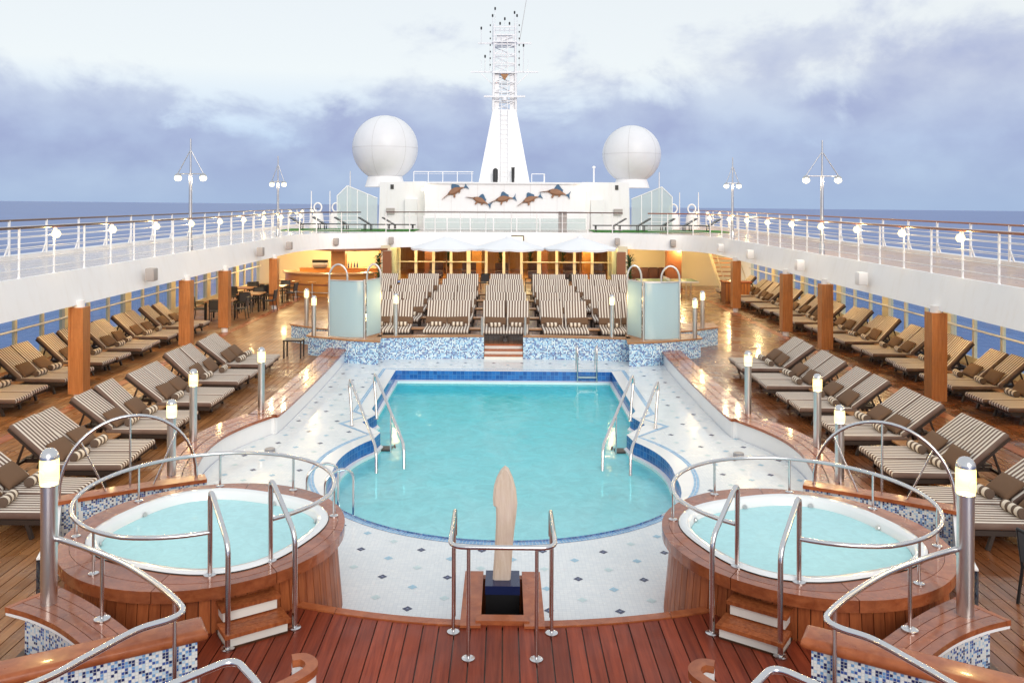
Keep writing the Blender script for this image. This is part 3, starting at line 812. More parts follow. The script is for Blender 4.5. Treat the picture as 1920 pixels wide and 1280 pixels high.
# ------------------------------------------------------------------ bollard lamps
bol = thing('bollard_light', 'x', 'lamp')
post_me = MB().lathe([(.068, 0), (.068, .985), (.073, .985), (.073, 1.003)], seg=20).mesh('post', M['steel_dull'], 30)
lamp_me = MB().lathe([(.070, 1.0), (.074, 1.010), (.079, 1.055), (.079, 1.205), (.074, 1.225)], seg=20).mesh('lamp', M['lamp_warm'], 40)
cap_me = MB().lathe([(.078, 1.224), (.078, 1.238), (.072, 1.265), (.052, 1.295), (.026, 1.31), (0, 1.314)], seg=20).mesh('cap', M['steel'], 40)
for n_, me in (('post', post_me), ('lamp', lamp_me), ('cap', cap_me)): place(n_, me, bol)
spots = []
for s in (-1, 1):
    w_ = SIDE[s]
    spots += [(s*4.39, 8.0, .9, 1.14, 'steel bollard lamp standing on the curved teak bench, ' + w_),
              (s*5.1, 17.5, .395, 1.0, 'steel bollard lamp at the corner where the coping bench bends, ' + w_),
              (s*5.68, 15.2, .395, 1.0, 'steel bollard lamp on the widest curve of the coping bench, ' + w_),
              (s*5.32, 13.3, .395, .92, 'steel bollard lamp on the coping bench behind the arched rail, ' + w_),
              (s*5.75, 25.2, .70, .93, 'steel bollard lamp on the mosaic plinth beside the frosted shower screen, ' + w_),
              (s*6.45, 27.2, .70, .93, 'steel bollard lamp on the rear mosaic kerb behind the shower screen, ' + w_),
              (s*3.28, 25.35, .70, .98, 'steel bollard lamp on the mosaic parapet before the sun loungers, ' + w_)]
for i, (x, y, z, k_, lb_) in enumerate(spots):
    o = bol if i == 0 else copy_tree(bol)
    o.location = (x, y, z); o.scale = (1.12 if k_ > 1.1 else 1, 1.12 if k_ > 1.1 else 1, k_); o['label'] = lb_; o['category'] = 'lamp'; o['group'] = 'steel bollard lamps'
    point('bollard_glow', (x, y, z + 1.115*k_), 16, (1, .74, .36), .045)

# ------------------------------------------------------------------ sculpture in its basin
t = thing('basin_surround', 'teak box jutting from the platform round a black basin', 'planter', (0, 9.05, 0))
add(t, MB().box(-.40, -.235, 8.56, 9.62, -.01, ZF-.004), 'side_box', M['teak_v']); add(t, MB().box(.235, .40, 8.56, 9.62, -.01, ZF-.004), 'side_box', M['teak_v'])
for s in (-1, 1):
    add(t, MB().box(min(s*.22, s*.43), max(s*.22, s*.43), 8.40, 9.64, ZF+.004, ZF+.03), 'top_board', M['teak_cap'])
add(t, MB().box(-.235, .235, 9.52, 9.62, -.01, ZF-.004), 'end_box', M['teak_v'])
add(t, MB().box(-.275, .275, 8.47, 8.60, ZF-.02, ZF+.045), 'front_board', M['teak_cap'])
add(t, MB().box(-.234, .234, 8.6, 9.52, -.01, .10), 'basin', M['black'])
t = tag(MB().box(-.185, .185, 9.12, 9.5, .10, .505).box(-.19, .19, 9.115, 9.505, .506, .60, 1).build('plinth', [M['black'], M['navy']]), 'black and navy plinth under the pale carved sculpture', 'plinth')
ol = [(-.100, 0), (-.100, .25), (-.097, .50), (-.094, .70), (-.096, .815), (-.124, .835), (-.128, .92), (-.112, 1.03), (-.078, 1.12), (-.030, 1.20), (.022, 1.245), (.060, 1.215), (.100, 1.12), (.132, .99), (.141, .86), (.128, .73), (.108, .56), (.098, .30), (.098, 0)]
mb = MB(); n_ = len(ol); cxy = [(.008, min(z, 1.16)) for _, z in ol]
def blade(f, y): 
    b = len(mb.v)
    for (x, z), (cx_, cz_) in zip(ol, cxy): mb.v.append((cx_ + (x-cx_)*f + .03*math.sin(z*2.2), y - .05*math.sin(z*2.4), cz_ + (z-cz_)*f))
    return b
L0, L1, L2, L3, L4 = blade(.80, -.062), blade(1, -.040), blade(1, .040), blade(.8, .062), None
for a_, b_ in ((L0, L1), (L1, L2), (L2, L3)):
    for q in range(n_): mb.face((a_+q, a_+(q+1) % n_, b_+(q+1) % n_, b_+q))
mb.face([L0+q for q in reversed(range(n_))]); mb.face([L3+q for q in range(n_)])
tag(mb.build('sculpture', M['statue'], smooth=None, loc=(-.01, 9.32, .60)), 'pale carved upright sculpture with a blade-like head, seen against the pool', 'sculpture')
t = thing('sculpture_railing', 'U-shaped steel railing round the back of the sculpture', 'railing', (0, 8.2, ZF))
p = fillet([(-.50, .55, 1.05), (-.50, -.36, 1.05), (.50, -.36, 1.05), (.50, .55, 1.05)], .16, 6)
MB().tube([(-.50, .55, .80)] + p + [(.50, .55, .80)], .023, 10).build('top_rail', M['steel'], t, 60)
for x, y in ((-.49, .12), (-.32, -.36), (.32, -.36), (.49, .12)):
    MB().tube([(x, y, 0), (x, y, 1.05)], .018, 8).build('post', M['steel'], t, 60); place('flange', flange_me, t, (x, y, .002), 0, (1.2, 1.2, 1))
for x in (-.50, .50): MB().tube([(x, .45, 0), (x, .45, 1.05)], .016, 8).build('post', M['steel_dull'], t, 60)

# ------------------------------------------------------------------ benches, stair walls and rails near the camera
for s in (-1, 1):
    w_ = SIDE[s]; fx = -s
    t = thing('curved_bench', 'curved varnished teak bench on a mosaic base, ' + w_, 'bench', (s*3.9, 7.7, 0))
    inner = sm2([(-4.50, 8.36), (-4.12, 8.11), (-3.72, 7.80), (-3.20, 7.34), (-2.95, 7.05)], 5); outr = sm2([(-4.76, 7.90), (-4.42, 7.76), (-4.02, 7.52), (-3.56, 7.13), (-3.30, 6.80)], 5)
    inner, outr = [(fx*x, y) for x, y in inner], [(fx*x, y) for x, y in outr]
    def lane(f, a=inner, b=outr): return [(p[0]+(q[0]-p[0])*f, p[1]+(q[1]-p[1])*f) for p, q in zip(a, b)]
    for li in range(4):
        f0, f1 = li/4 + .008, (li+1)/4 - .008
        add(t, MB().solid_ribbon(lane(f0)[1:], lane(f1)[1:], .85, .90), 'plank', M['teak_wet'])
    add(t, MB().solid_ribbon([p for p in lane(0)[:2]], [p for p in lane(1)[:2]], .85, .902), 'end_board', M['teak_cap'])
    add(t, MB().solid_ribbon(lane(.03), lane(.985), .82, .848), 'white_edge', M['white'])
    a_, b_ = lane(.12)[3:], lane(.9)[3:]
    add(t, MB().wall(b_, ZS, .82).wall([a_[0], b_[0]], ZS, .82, off=3).wall(a_, ZS, .82), 'mosaic_base', M['mosaic'])
    t = thing('stair_wall', 'mosaic stair wall with a rounded teak cap, ' + w_, 'wall', (s*3.3, 6.8, 0))
    p0, p1 = Vector((fx*-2.66, 7.20)), Vector((fx*-4.9, 5.95)); d = (p1-p0).normalized(); nrm = Vector((-d.y, d.x))*fx
    q0, q1 = p0 + nrm*-.0, p1
    a_ = [tuple(p0), tuple(p1)]; b_ = [tuple(p0 + nrm*.20), tuple(p1 + nrm*.20)]
    cap = fillet([(*p0, 1.12), (*p1, 1.12)], .1)
    mb = MB(); i0 = len(mb.v)
    ang = math.atan2(d.y, d.x); ln = (p1-p0).length
    mb.pad(-.06, ln, -.15, .15, 1.07, 1.17, .045, 4)
    mb.xf(Matrix.Translation((*(p0 + nrm*.10), 0)) @ Matrix.Rotation(ang, 4, 'Z'))
    add(t, mb, 'cap', M['teak_cap'], 50)
    m0, m1 = p0 + d*.02, p1
    c_ = [tuple(m0 - nrm*.0), tuple(m1 - nrm*.0)]; e_ = [tuple(m0 + nrm*.2), tuple(m1 + nrm*.2)]
    add(t, MB().wall(c_, ZS, 1.08).wall(e_, ZS, 1.08, off=5).wall([c_[0], e_[0]], ZS, 1.08, off=9), 'mosaic_face', M['mosaic'])
    # flowing handrail
    t = thing('bench_handrail', 'flowing steel handrail that sweeps from the bollard round a hairpin, ' + w_, 'handrail', (s*3.4, 7.4, .9))
    pts = [(-4.31, 8.0, 1.52), (-3.91, 7.80, 1.51), (-3.42, 7.50, 1.50), (-2.95, 7.10, 1.50), (-2.66, 6.80, 1.50), (-2.57, 6.65, 1.50), (-2.62, 6.52, 1.50), (-2.80, 6.33, 1.51), (-2.96, 5.88, 1.55), (-3.06, 5.45, 1.62), (-3.3, 4.6, 1.85)]
    add(t, MB().tube(smooth_path([(fx*x, y, z) for x, y, z in pts], 6), .027, 12), 'rail', M['steel'], 60)
    for x, y, zb, zt in ((-3.72, 7.69, .9, 1.5), (-2.72, 6.88, ZF, 1.5)):
        add(t, MB().tube([(fx*x, y, zb), (fx*x, y, zt)], .018, 10), 'post', M['steel'], 60)
    o = place('flange', flange_me, t, (fx*-3.72, 7.69, .903), 0, (1.4, 1.4, 1.3)); o.matrix_parent_inverse = t.matrix_basis.inverted()
    t = thing('stair_handrail', 'short bent steel handrail beside the stair end, ' + w_, 'handrail', (s*1.85, 5.7, ZF))
    pts = fillet([(fx*-2.5, 5.15, 1.60), (fx*-1.87, 5.80, 1.60), (fx*-1.60, 5.5, 1.58), (fx*-1.35, 5.0, 1.55)], .12, 6)
    add(t, MB().tube(pts, .026, 12), 'rail', M['steel'], 60)
    add(t, MB().tube([(fx*-2.05, 5.62, ZF), (fx*-2.05, 5.62, 1.6)], .016, 8), 'post', M['steel'], 60)
    t = thing('stair_newel', 'curled teak cap ending the white stair parapet, ' + w_, 'parapet', (s*1.7, 6.8, 0))
    pts = smooth_path([(fx*-1.74, 6.88, 0), (fx*-1.65, 6.90, 0), (fx*-1.565, 6.82, 0), (fx*-1.57, 6.70, 0), (fx*-1.72, 6.50, 0), (fx*-2.02, 6.22, 0), (fx*-2.6, 5.8, 0)], 6)
    p2 = [(p.x, p.y) for p in pts]; a_, b_ = offset(p2, .05), offset(p2, -.05)
    add(t, MB().solid_ribbon(a_, b_, .96, 1.02), 'cap', M['teak_cap'], 50)
    a_, b_ = offset(p2, .036), offset(p2, -.036)
    add(t, MB().solid_ribbon(a_, b_, ZF, .958), 'wall', M['white'], 50)
    # mosaic wall behind the tub with the arched rail
    t = thing('tub_wall', 'low mosaic wall with teak cap behind the hot tub, ' + w_, 'wall', (s*5.2, 11.8, 0))
    wp = [(fx*-4.40, 12.28), (fx*-6.12, 11.28), (fx*-6.0, 10.2)]
    wl = sm2([wp[0], (fx*-5.3, 11.80), wp[1]], 5)
    a_, b_ = offset(wl, .09), offset(wl, -.09)
    add(t, MB().wall(a_, 0, .66).wall(b_, 0, .66, off=4).wall([a_[0], b_[0]], 0, .66, off=8).wall([a_[-1], b_[-1]], 0, .66, off=8), 'mosaic_face', M['mosaic'])
    add(t, MB().solid_ribbon(offset(wl, .13), offset(wl, -.13), .66, .71), 'cap', M['teak_cap'])
    wl2 = [(fx*-6.05, 11.2), (fx*-5.55, 10.2), (fx*-5.35, 9.6)]; a_, b_ = offset(wl2, .06), offset(wl2, -.06)
    add(t, MB().wall(a_, 0, .62).wall(b_, 0, .62, off=4), 'return_face', M['mosaic'])
    add(t, MB().solid_ribbon(a_, b_, .62, .64), 'return_top', M['white'])
    t = thing('arched_rail', 'semicircular steel arch rail with struts on the wall behind the hot tub, ' + w_, 'railing', (s*5.3, 11.8, .71))
    e0, e1 = Vector((fx*-4.52, 12.22, .71)), Vector((fx*-6.08, 11.32, .71)); c0 = (e0+e1)/2
    pa = [c0 + (e0-c0)*math.cos(math.pi*q/24) + Vector((0, 0, 1.02*math.sin(math.pi*q/24)**.9)) for q in range(25)]
    add(t, MB().tube(pa, .024, 10), 'arch', M['steel'], 60)
    add(t, MB().tube([c0, pa[12]], .015, 8), 'post', M['steel'], 60)
    for q, f in ((6, .35), (18, -.35)): add(t, MB().tube([c0 + (e0-c0)*f, pa[q]], .013, 8), 'strut', M['steel'], 60)

# ------------------------------------------------------------------ sun platform, parapets, shower screens
sp_ = struct(MB().box(-5.6, 5.6, 25.72, 46.4, -.1, ZP).build('sun_platform', M['sun_platform']))
for s in (-1, 1):
    w_ = SIDE[s]
    t = thing('mosaic_parapet', 'blue mosaic parapet with teak cap before the sun platform, ' + w_, 'wall', (s*2.3, 25.4, 0))
    pth = [(s*.60, 25.46), (s*2.2, 25.34), (s*3.82, 25.14)]
    pth = sm2(pth, 4); bk = [(x, y+.3) for x, y in pth]
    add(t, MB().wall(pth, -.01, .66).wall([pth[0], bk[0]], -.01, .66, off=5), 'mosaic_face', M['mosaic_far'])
    add(t, MB().solid_ribbon([(x, y-.03) for x, y in pth], bk, .66, .70), 'cap', M['teak_table'])
    o = add(t, MB().tube([(s*.66, 25.5, .7), (s*.66, 25.5, 1.25)], .04, 10), 'end_post', M['lamp_metal'], 60)
    t = thing('shower_plinth', 'raised blue mosaic plinth with teak cap under the shower screen, ' + w_, 'plinth', (s*5, 25.1, 0))
    pth = [(s*3.66, 24.35), (s*4.6, 24.62), (s*5.95, 25.3), (s*5.95, 26.1)]
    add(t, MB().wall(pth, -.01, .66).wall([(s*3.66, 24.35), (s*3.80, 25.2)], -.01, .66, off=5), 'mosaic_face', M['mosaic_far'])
    add(t, MB().prism([(s*3.60, 24.31), (s*4.6, 24.58), (s*6.0, 25.27), (s*6.0, 26.1), (s*3.78, 26.1)], .66, .70), 'cap', M['teak_table'])
    t = thing('rear_kerb', 'low mosaic kerb with teak cap behind the shower plinth, ' + w_, 'wall', (s*6.4, 27.2, 0))
    pth = [(s*4.5, 26.3), (s*5.9, 26.75), (s*7.05, 27.6), (s*7.05, 28.4)]
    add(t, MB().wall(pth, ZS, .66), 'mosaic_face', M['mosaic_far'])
    add(t, MB().prism([(s*4.5, 26.25), (s*5.9, 26.7), (s*7.1, 27.58), (s*7.1, 28.4), (s*5.6, 28.4), (s*5.0, 26.9)], .66, .70), 'cap', M['teak_table'])
    t = thing('shower_screen', 'frosted glass shower screen in steel frame with two hooped pipes, ' + w_, 'shower', (s*4.6, 24.9, .70))
    for (xa, ya), (xb, yb) in (((5.22, 24.98), (4.17, 24.74)), ((4.10, 24.95), (3.80, 25.65))):
        pa = [(s*(xa+(xb-xa)*q/6), ya+(yb-ya)*q/6 - .10*math.sin(math.pi*q/6)*(1 if xa > 5 else 0)) for q in range(7)]
        add(t, MB().solid_ribbon(offset(pa, .012), offset(pa, -.012), .74, 2.40), 'glass_panel', M['glass_frost'], 40)
        add(t, MB().tube([(x, y, 2.41) for x, y in pa], .02, 8), 'top_rail', M['steel_dull'], 60)
    for x, y in ((5.24, 24.98), (4.14, 24.76), (3.80, 25.66)):
        add(t, MB().tube([(s*x, y, .70), (s*x, y, 2.45)], .035, 8), 'post', M['steel_dull'], 60)
    for xa, xb, y in ((5.24, 4.70, 25.0), (4.14, 3.80, 25.2)):
        if xa < 5: xa, xb = 4.14, 3.72
        pth = [(s*xa, y-.0, 2.30)] + [(s*((xa+xb)/2 + (xa-xb)/2*math.cos(math.pi*q/10)), y, 2.5 + .38*math.sin(math.pi*q/10)) for q in range(11)] + [(s*xb, y, 2.3)]
        add(t, MB().tube(pth, .03, 8), 'hoop_pipe', M['steel_dull'], 60)
t = thing('platform_steps', 'teak and white steps rising from the tiles to the sun platform', 'steps', (0, 25.4, 0))
for i in range(3):
    add(t, MB().box(-.585, .585, 25.34 + .17*i, 25.72, -.01 if i == 0 else .135*i - .02, .135*(i+1) - .045), 'riser', M['step_white'])
    add(t, MB().box(-.585, .585, 25.31 + .17*i, 25.72, .135*(i+1) - .044, .135*(i+1)), 'tread', M['teak_cap'])
t = tag(MB().box(-.28, .28, -.22, .22, .50, .545).box(-.27, -.23, -.21, -.17, 0, .5).box(.23, .27, -.21, -.17, 0, .5).box(-.27, -.23, .17, .21, 0, .5).box(.23, .27, .17, .21, 0, .5).build('stool', M['frame_dark'], loc=(-6.28, 24.9, ZS)), 'small dark wooden stool beside the shower plinth', 'stool')

# ------------------------------------------------------------------ sun loungers
def make_lounger(name, ang):
    t = thing(name, 'x', 'sun lounger')
    fm = MB()
    for y in (-.335, .335): fm.box(.04, 1.95, y-.022, y+.022, .20, .27)
    for x in (.05, .55, 1.12, 1.90): fm.box(x, x+.05, -.313, .313, .215, .262)
    fm.build('frame', M['frame_dark'], t)
    lm = MB(); lm.bar((.0, 0, .22), (-.07, 0, 0), .05, .05); leg = lm.mesh('leg', M['frame_dark'])
    for x, f in ((.34, 1), (1.66, -1)):
        for y in (-.33, .33): place('leg', leg, t, (x, y, 0), 0 if f > 0 else math.pi)
    MB().pad(.0, 1.20, -.365, .365, .27, .375, .042, 3).build('seat_cushion', M['striped'], t, 50)
    Mx = Matrix.Translation((1.14, 0, .315)) @ Matrix.Rotation(-ang, 4, 'Y')
    MB().pad(.0, .96, -.365, .365, .012, .112, .042, 3).xf(Mx).build('back_cushion', M['striped'], t, 50)
    b = MB()
    for y in (-.32, .32): b.box(.0, .95, y-.02, y+.02, -.035, .010)
    for x in (.05, .5, .9): b.box(x, x+.05, -.30, .30, -.03, .005)
    b.xf(Mx); tip = Mx @ Vector((.62, 0, -.02))
    for y in (-.26, .26): b.bar((tip.x, y, tip.z), (tip.x + .16, y, .26), .03, .03)
    b.build('back_frame', M['frame_dark'], t)
    return t
LO = {a: make_lounger('sun_lounger', R(a)) for a in (37, 42, 47)}; lo_mid = make_lounger('sun_lounger', R(52))
pil = MB().pad(-.19, .19, -.27, .27, -.03, .03, .07, 4, .05).mesh('pillow', M['pillow'], 60)
tw = MB()
spi = []
for yy in (-.20, .20):
    pass
tw.tube([(0, -.20, 0), (0, -.195, 0), (0, .195, 0), (0, .20, 0)], [.058, .072, .072, .058], 14)
towel_me = tw.mesh('rolled_towel', M['towel'], 50)
used = set()
def put_lounger(proto, x, y, z, rz, ang, lab, grp, deco=True, tw_on=True):
    if proto is None: a_ = random.choice(ang); proto = LO[a_]; ang = R(a_)
    if proto.name in used: t = copy_tree(proto)
    else: t = proto; used.add(proto.name)
    t.location = (x, y, z); t.rotation_euler = (0, 0, rz + random.uniform(-.035, .035))
    t['label'] = lab; t['category'] = 'sun lounger'; t['group'] = grp
    B = Matrix.Translation((x, y, z)) @ Matrix.Rotation(t.rotation_euler[2], 4, 'Z')
    if deco:
        o = bpy.data.objects.new('pillow', pil); C.objects.link(o)
        j = random.uniform(-.05, .05)
        o.matrix_world = B @ Matrix.Translation((1.10, j, .455)) @ Matrix.Rotation(-ang-random.uniform(.02, .2), 4, 'Y') @ Matrix.Rotation(random.uniform(-.06, .06), 4, 'Z') @ Matrix.Translation((.08, 0, .025)) @ Matrix.Diagonal((.62, 1.28, .8, 1) if proto is lo_mid else (1, 1, 1, 1))
        tag(o, 'brown cushion on lounger, ' + lab.replace('striped lounger, ', ''), 'pillow', 'brown cushions on ' + grp)
        if tw_on:
            o = bpy.data.objects.new('rolled_towel', towel_me); C.objects.link(o)
            o.matrix_world = B @ Matrix.Translation((.84 + random.uniform(-.05, .05), random.uniform(-.06, .06), .447)) @ Matrix.Rotation(random.uniform(-.18, .18), 4, 'Z')
            tag(o, 'rolled towel on lounger, ' + lab.replace('striped lounger, ', ''), 'towel', 'rolled towels on ' + grp)
ORD = ['first', 'second', 'third', 'fourth', 'fifth', 'sixth', 'seventh', 'eighth', 'ninth', 'tenth', 'eleventh', 'twelfth', 'thirteenth', 'fourteenth']
table = thing('side_table', 'x', 'table')
for q in range(4): MB().box(-.24, .24, -.2+q*.1+.004, -.1+q*.1-.004, .30, .33).build('plank', M['teak_table'], table)
MB().box(-.22, .22, -.17, .17, .26, .297).build('apron', M['frame_dark'], table)
for x in (-.2, .2):
    for y in (-.16, .16): MB().box(x-.02, x+.02, y-.02, y+.02, 0, .26).build('leg', M['frame_dark'], table)
tused = [0]
def put_table(x, y, z, lab, grp):
    t = table if not tused[0] else copy_tree(table); tused[0] = 1
    t.location = (x, y, z); t['label'] = lab; t['category'] = 'table'; t['group'] = grp
for s in (-1, 1):
    rz = 0 if s > 0 else math.pi
    for k_ in range(7):                                  # row beside the pool
        yc = 22.66 - 2.10*k_ + (0 if k_ < 6 else -.1)
        if k_ == 6: yc = 10.0
        lab0 = f'pair {ORD[k_]} from the shower screens' if k_ else 'pair next to the shower screens'
        for e_, nm in ((.385, 'far'), (-.385, 'near')):
            if k_ == 6: continue
            put_lounger(None, s*(6.28 + random.uniform(-.07, .07)), yc + e_, ZS, rz, (37, 37, 37, 42),
                        f'striped lounger, {ORD[k_]} poolside pair from the showers, {"shower-end" if e_ > 0 else "bench-end"} one, ' + SIDE[s], 'loungers in the poolside row, ' + SIDE[s])
        if k_ < 6: put_table(s*7.4, yc - 1.04, ZS, f'low teak table after the {ORD[k_]} poolside pair from the showers, ' + SIDE[s], 'low tables between loungers')
    n_out = 6 if s < 0 else 12
    y0 = 29.1 if s < 0 else 41.7
    for k_ in range(n_out):
        yc = y0 - 2.10*k_
        for e_ in (.385, -.385):
            put_lounger(None, s*(10.62 + random.uniform(-.08, .08)), yc + e_, ZS, rz, (42, 42, 47),
                        f'striped lounger, {ORD[k_]} window-side pair from the {"dining tables" if s < 0 else "staircase"}, {("dining-end" if s < 0 else "stair-end") if e_ > 0 else "bench-end"} one, ' + SIDE[s], 'loungers in the window row, ' + SIDE[s])
        put_table(s*11.75, yc - 1.04, ZS, f'low teak table after the {ORD[k_]} window-row lounger pair, ' + SIDE[s], 'low tables between loungers')
XC = [-5.15, -4.0, -3.28, -2.18, -1.46, -.30, .42, 1.60, 2.32, 3.42, 4.14, 5.2]
for r_ in range(5):
    for q, X in enumerate(XC):
        if abs(X) > 4.6 and r_ < 2: continue
        put_lounger(lo_mid, X + random.uniform(-.02, .02), 25.93 + 2.5*r_ + random.uniform(-.04, .04), ZP, math.pi/2, R(52),
                    f'striped lounger, {ORD[q]} from the bar in the {ORD[r_]} platform row', 'loungers on the sun platform')
    for q, X in enumerate((-2.73, -.88, 1.0, 2.87)):
        put_table(X, 26.75 + 2.5*r_, ZP, f'low teak table, {ORD[q]} from the bar among the {ORD[r_]} platform row', f'low tables in the {ORD[r_]} platform row')

# ------------------------------------------------------------------ columns, promenade deck, windows
for s in (-1, 1):
    w_ = SIDE[s]
    for i, y in enumerate((19.4, 26.0, 29.6, 36.0)):
        t = thing('column', f'square teak-clad column, {ORD[i]} from the hot tub, under the promenade, ' + w_, 'column', (s*9.95, y, ZS), 0, 'teak columns')
        MB().box(-.165, .165, -.165, .165, .17, ZB-ZS-.06).box(-.175, -.12, -.172, .172, .172, ZB-ZS-.062).box(.12, .175, -.172, .172, .172, ZB-ZS-.062).build('cladding', M['teak_col'], t)
        MB().lathe([(.11, 0), (.11, .17)], seg=16).build('foot', M['white'], t, 30)
        MB().lathe([(.12, ZB-ZS-.06), (.12, ZB-ZS+.1)], seg=16).build('head', M['white'], t, 30)
    t = thing('column', 'brown clad column beside the lounge front, ' + w_, 'column', (s*5.45, 39.0, ZS), 0, 'teak columns')
    MB().box(-.2, .2, -.2, .2, .0, 2.35).build('cladding', M['brown_wall'], t)
EDGE = [(10.0, 2.0), (10.0, 20.0), (10.0, 36.5)] + [(10.0 - 1.6*(1-math.cos(a)), 38.6 + 3.6*math.sin(a)) for a in [math.pi/2*q/8 for q in range(9)]] + [(7.2, 42.9), (6.2, 43.6), (5.0, 44.3), (2.5, 44.5), (0, 44.5)]
EDGE_FULL = [(-x, y) for x, y in EDGE] + EDGE[-2::-1]
EDGE2 = offset(EDGE, -.16)
if EDGE2[0][0] < EDGE[0][0]: EDGE2 = offset(EDGE, .16)
for s in (-1, 1):
    e_ = [(s*x, y) for x, y in EDGE2[:12]]
    poly = e_ + [(s*8.4, 44.6), (s*8.4, 62), (s*14.0, 62), (s*14.0, 2)]
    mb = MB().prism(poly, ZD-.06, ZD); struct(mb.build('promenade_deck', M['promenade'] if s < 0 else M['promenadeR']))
    struct(MB().prism(e_ + [(s*8.4, 44.6), (s*8.4, 62), (s*13.95, 62), (s*13.95, 2)], ZB+.14, ZD-.064).build('promenade_soffit', M['cream_wall']))
    struct(MB().box(min(s*13.9, s*14.2), max(s*13.9, s*14.2), 2, 62, ZD-.061, ZD+.10).build('waterway_kerb', M['white']))
struct(MB().prism([(x, y) for x, y in [(-8.398, 44.0), (-7.3, 43.12), (-6.3, 43.78), (-5.05, 44.47), (-2.5, 44.67), (0, 44.67), (2.5, 44.67), (5.05, 44.47), (6.3, 43.78), (7.3, 43.12), (8.398, 44.0), (8.398, 62), (-8.398, 62)]], ZB+.15, ZD-.003).build('upper_deck', M['promenade']))
fo = offset(EDGE_FULL, .06); fi = offset(EDGE_FULL, -.02); to = offset(EDGE_FULL, .20); ti = offset(EDGE_FULL, -.0)
mb = MB(); n_ = len(fo)
fb0, fb1, ft0, ft1 = offset(EDGE_FULL, -.06), offset(EDGE_FULL, .05), offset(EDGE_FULL, .13), offset(EDGE_FULL, .22)
if abs(fb0[0][0]) > abs(fb1[0][0]): fb0, fb1, ft0, ft1 = offset(EDGE_FULL, .06), offset(EDGE_FULL, -.05), offset(EDGE_FULL, -.13), offset(EDGE_FULL, -.22)
for q in range(n_): mb.v += [(*fb0[q], ZB), (*fb1[q], ZB), (*ft1[q], ZD+.035), (*ft0[q], ZD+.035)]
for q in range(n_-1):
    a_, b_ = 4*q, 4*q+4
    for e0 in range(4):
        e1 = (e0+1) % 4; mb.face((a_+e0, a_+e1, b_+e1, b_+e0))
struct(mb.build('fascia', M['white'], smooth=30))
# boxes on the fascia
for s in (-1, 1):
    for i, (x, y) in enumerate(((9.9, 23.1), (9.9, 27.9), (9.9, 33.5), (9.9, 38.0), (8.6, 42.15), (6.0, 43.6))):
        if s < 0 and i in (1,): continue
        tag(MB().pad(-.12, .12, -.14, .14, 0, .36, .03, 2).build('loudspeaker', M['grille'] if (s < 0 or i > 3) else M['white'], smooth=40, loc=(s*(x-.10), y-.05, ZB+.2)),
            f'small box loudspeaker on the fascia, {ORD[i]} from the hot tubs, ' + SIDE[s], 'loudspeaker', 'fascia loudspeakers')

def railing(name, label, path, zb, h, wires, post_step, mats, brace=False, lamp=None, rail_r=.03, first=0.0, closed=False):
    t = thing(name, label, 'railing', (path[0][0], path[0][1], zb))
    P = [Vector((x, y, 0)) for x, y in path]
    add(t, MB().tube([p + Vector((0, 0, zb+h)) for p in P], rail_r, 8), 'top_rail', mats[0], 60)
    for w in range(wires):
        z = zb + h*(.16 + .66*w/(max(1, wires-1)))
        add(t, MB().tube([p + Vector((0, 0, z)) for p in P], .011, 6), 'wire', mats[1], 60)
    pm = MB().lathe([(.034, 0), (.026, .04), (.026, h)], seg=8).mesh('post', mats[1], 40)
    if brace: pm = MB().box(-.028, .028, -.022, .022, 0, h).bar((0, 0, .34), (-.0, -.22, .0), .03, .05).mesh('post', mats[1])
    acc = first; res = []; d0 = 0.0
    for a, b in zip(P, P[1:]):
        l = (b-a).length
        while acc <= d0 + l:
            p = a + (b-a)*((acc-d0)/l); o = place('post', pm, t, (p.x, p.y, zb)); o.matrix_parent_inverse = t.matrix_basis.inverted(); res.append(p.copy()); acc += post_step
        d0 += l
    return t, res
lamp_me2 = MB().lathe([(0, -.095), (.06, -.08), (.092, -.03), (.092, .03), (.06, .08), (0, .095)], seg=14).mesh('globe', M['lamp_rail'], 60)
arm_me = MB().bar((0, 0, .0), (0, 0, .09), .04, .04).mesh('bracket', M['white'])
def rail_lamp(p, z, lab):
    t = thing('rail_lamp', lab, 'lamp', (p[0], p[1], z), 0, 'glowing globe lamps along the railings')
    place('globe', lamp_me2, t); place('bracket', arm_me, t, (0, 0, .055))
    point('rail_glow', (p[0], p[1], z), 16, (1, .76, .38), .05)
for s in (-1, 1):
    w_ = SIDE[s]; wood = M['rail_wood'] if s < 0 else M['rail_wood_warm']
    half = [(s*x, y) for x, y in [(10.06, 3.0), (10.06, 20), (10.06, 36.5)]]
    t, ps = railing('inner_railing', 'white inner promenade railing with wooden top rail, ' + w_, [(s*(x+.17), y) for x, y in EDGE[:1]] + [(s*(x+.17), y) for x, y in EDGE[1:13]], ZD+.035, 1.06, 4, 1.36, (wood, M['white']), first=.37)
    for i, p in enumerate(ps):
        if i % 2 == 0 and 12 < p.y and i < 29: rail_lamp((p.x - s*.05, p.y, 0), 4.02, f'glowing globe lamp under the inner promenade rail, {ORD[(i//2) % 14]} in row, ' + w_)
    t, ps = railing('outer_railing', 'white outer promenade railing over the sea, ' + w_, [(s*13.78, 4), (s*13.78, 62)], ZD+.10, 1.0, 5, 1.9, (wood, M['white']), brace=True)
t, ps = railing('upper_deck_railing', 'thin white railing across the lounge roof edge', [(-6.2, 43.75), (-5, 44.47), (-2.5, 44.68), (0, 44.68), (2.5, 44.68), (5, 44.47), (6.2, 43.75)], ZD+.035, 1.06, 3, 1.36, (M['rail_wood'], M['white']))
for s in (-1, 1):
    for i, y in enumerate((46, 48.5, 51, 53.5, 56)):
        rail_lamp((s*(13.3 - .1*i), y, 0), 4.05, f'globe lamp on the outer rail by the astroturf, {ORD[i]} in row, ' + SIDE[s])

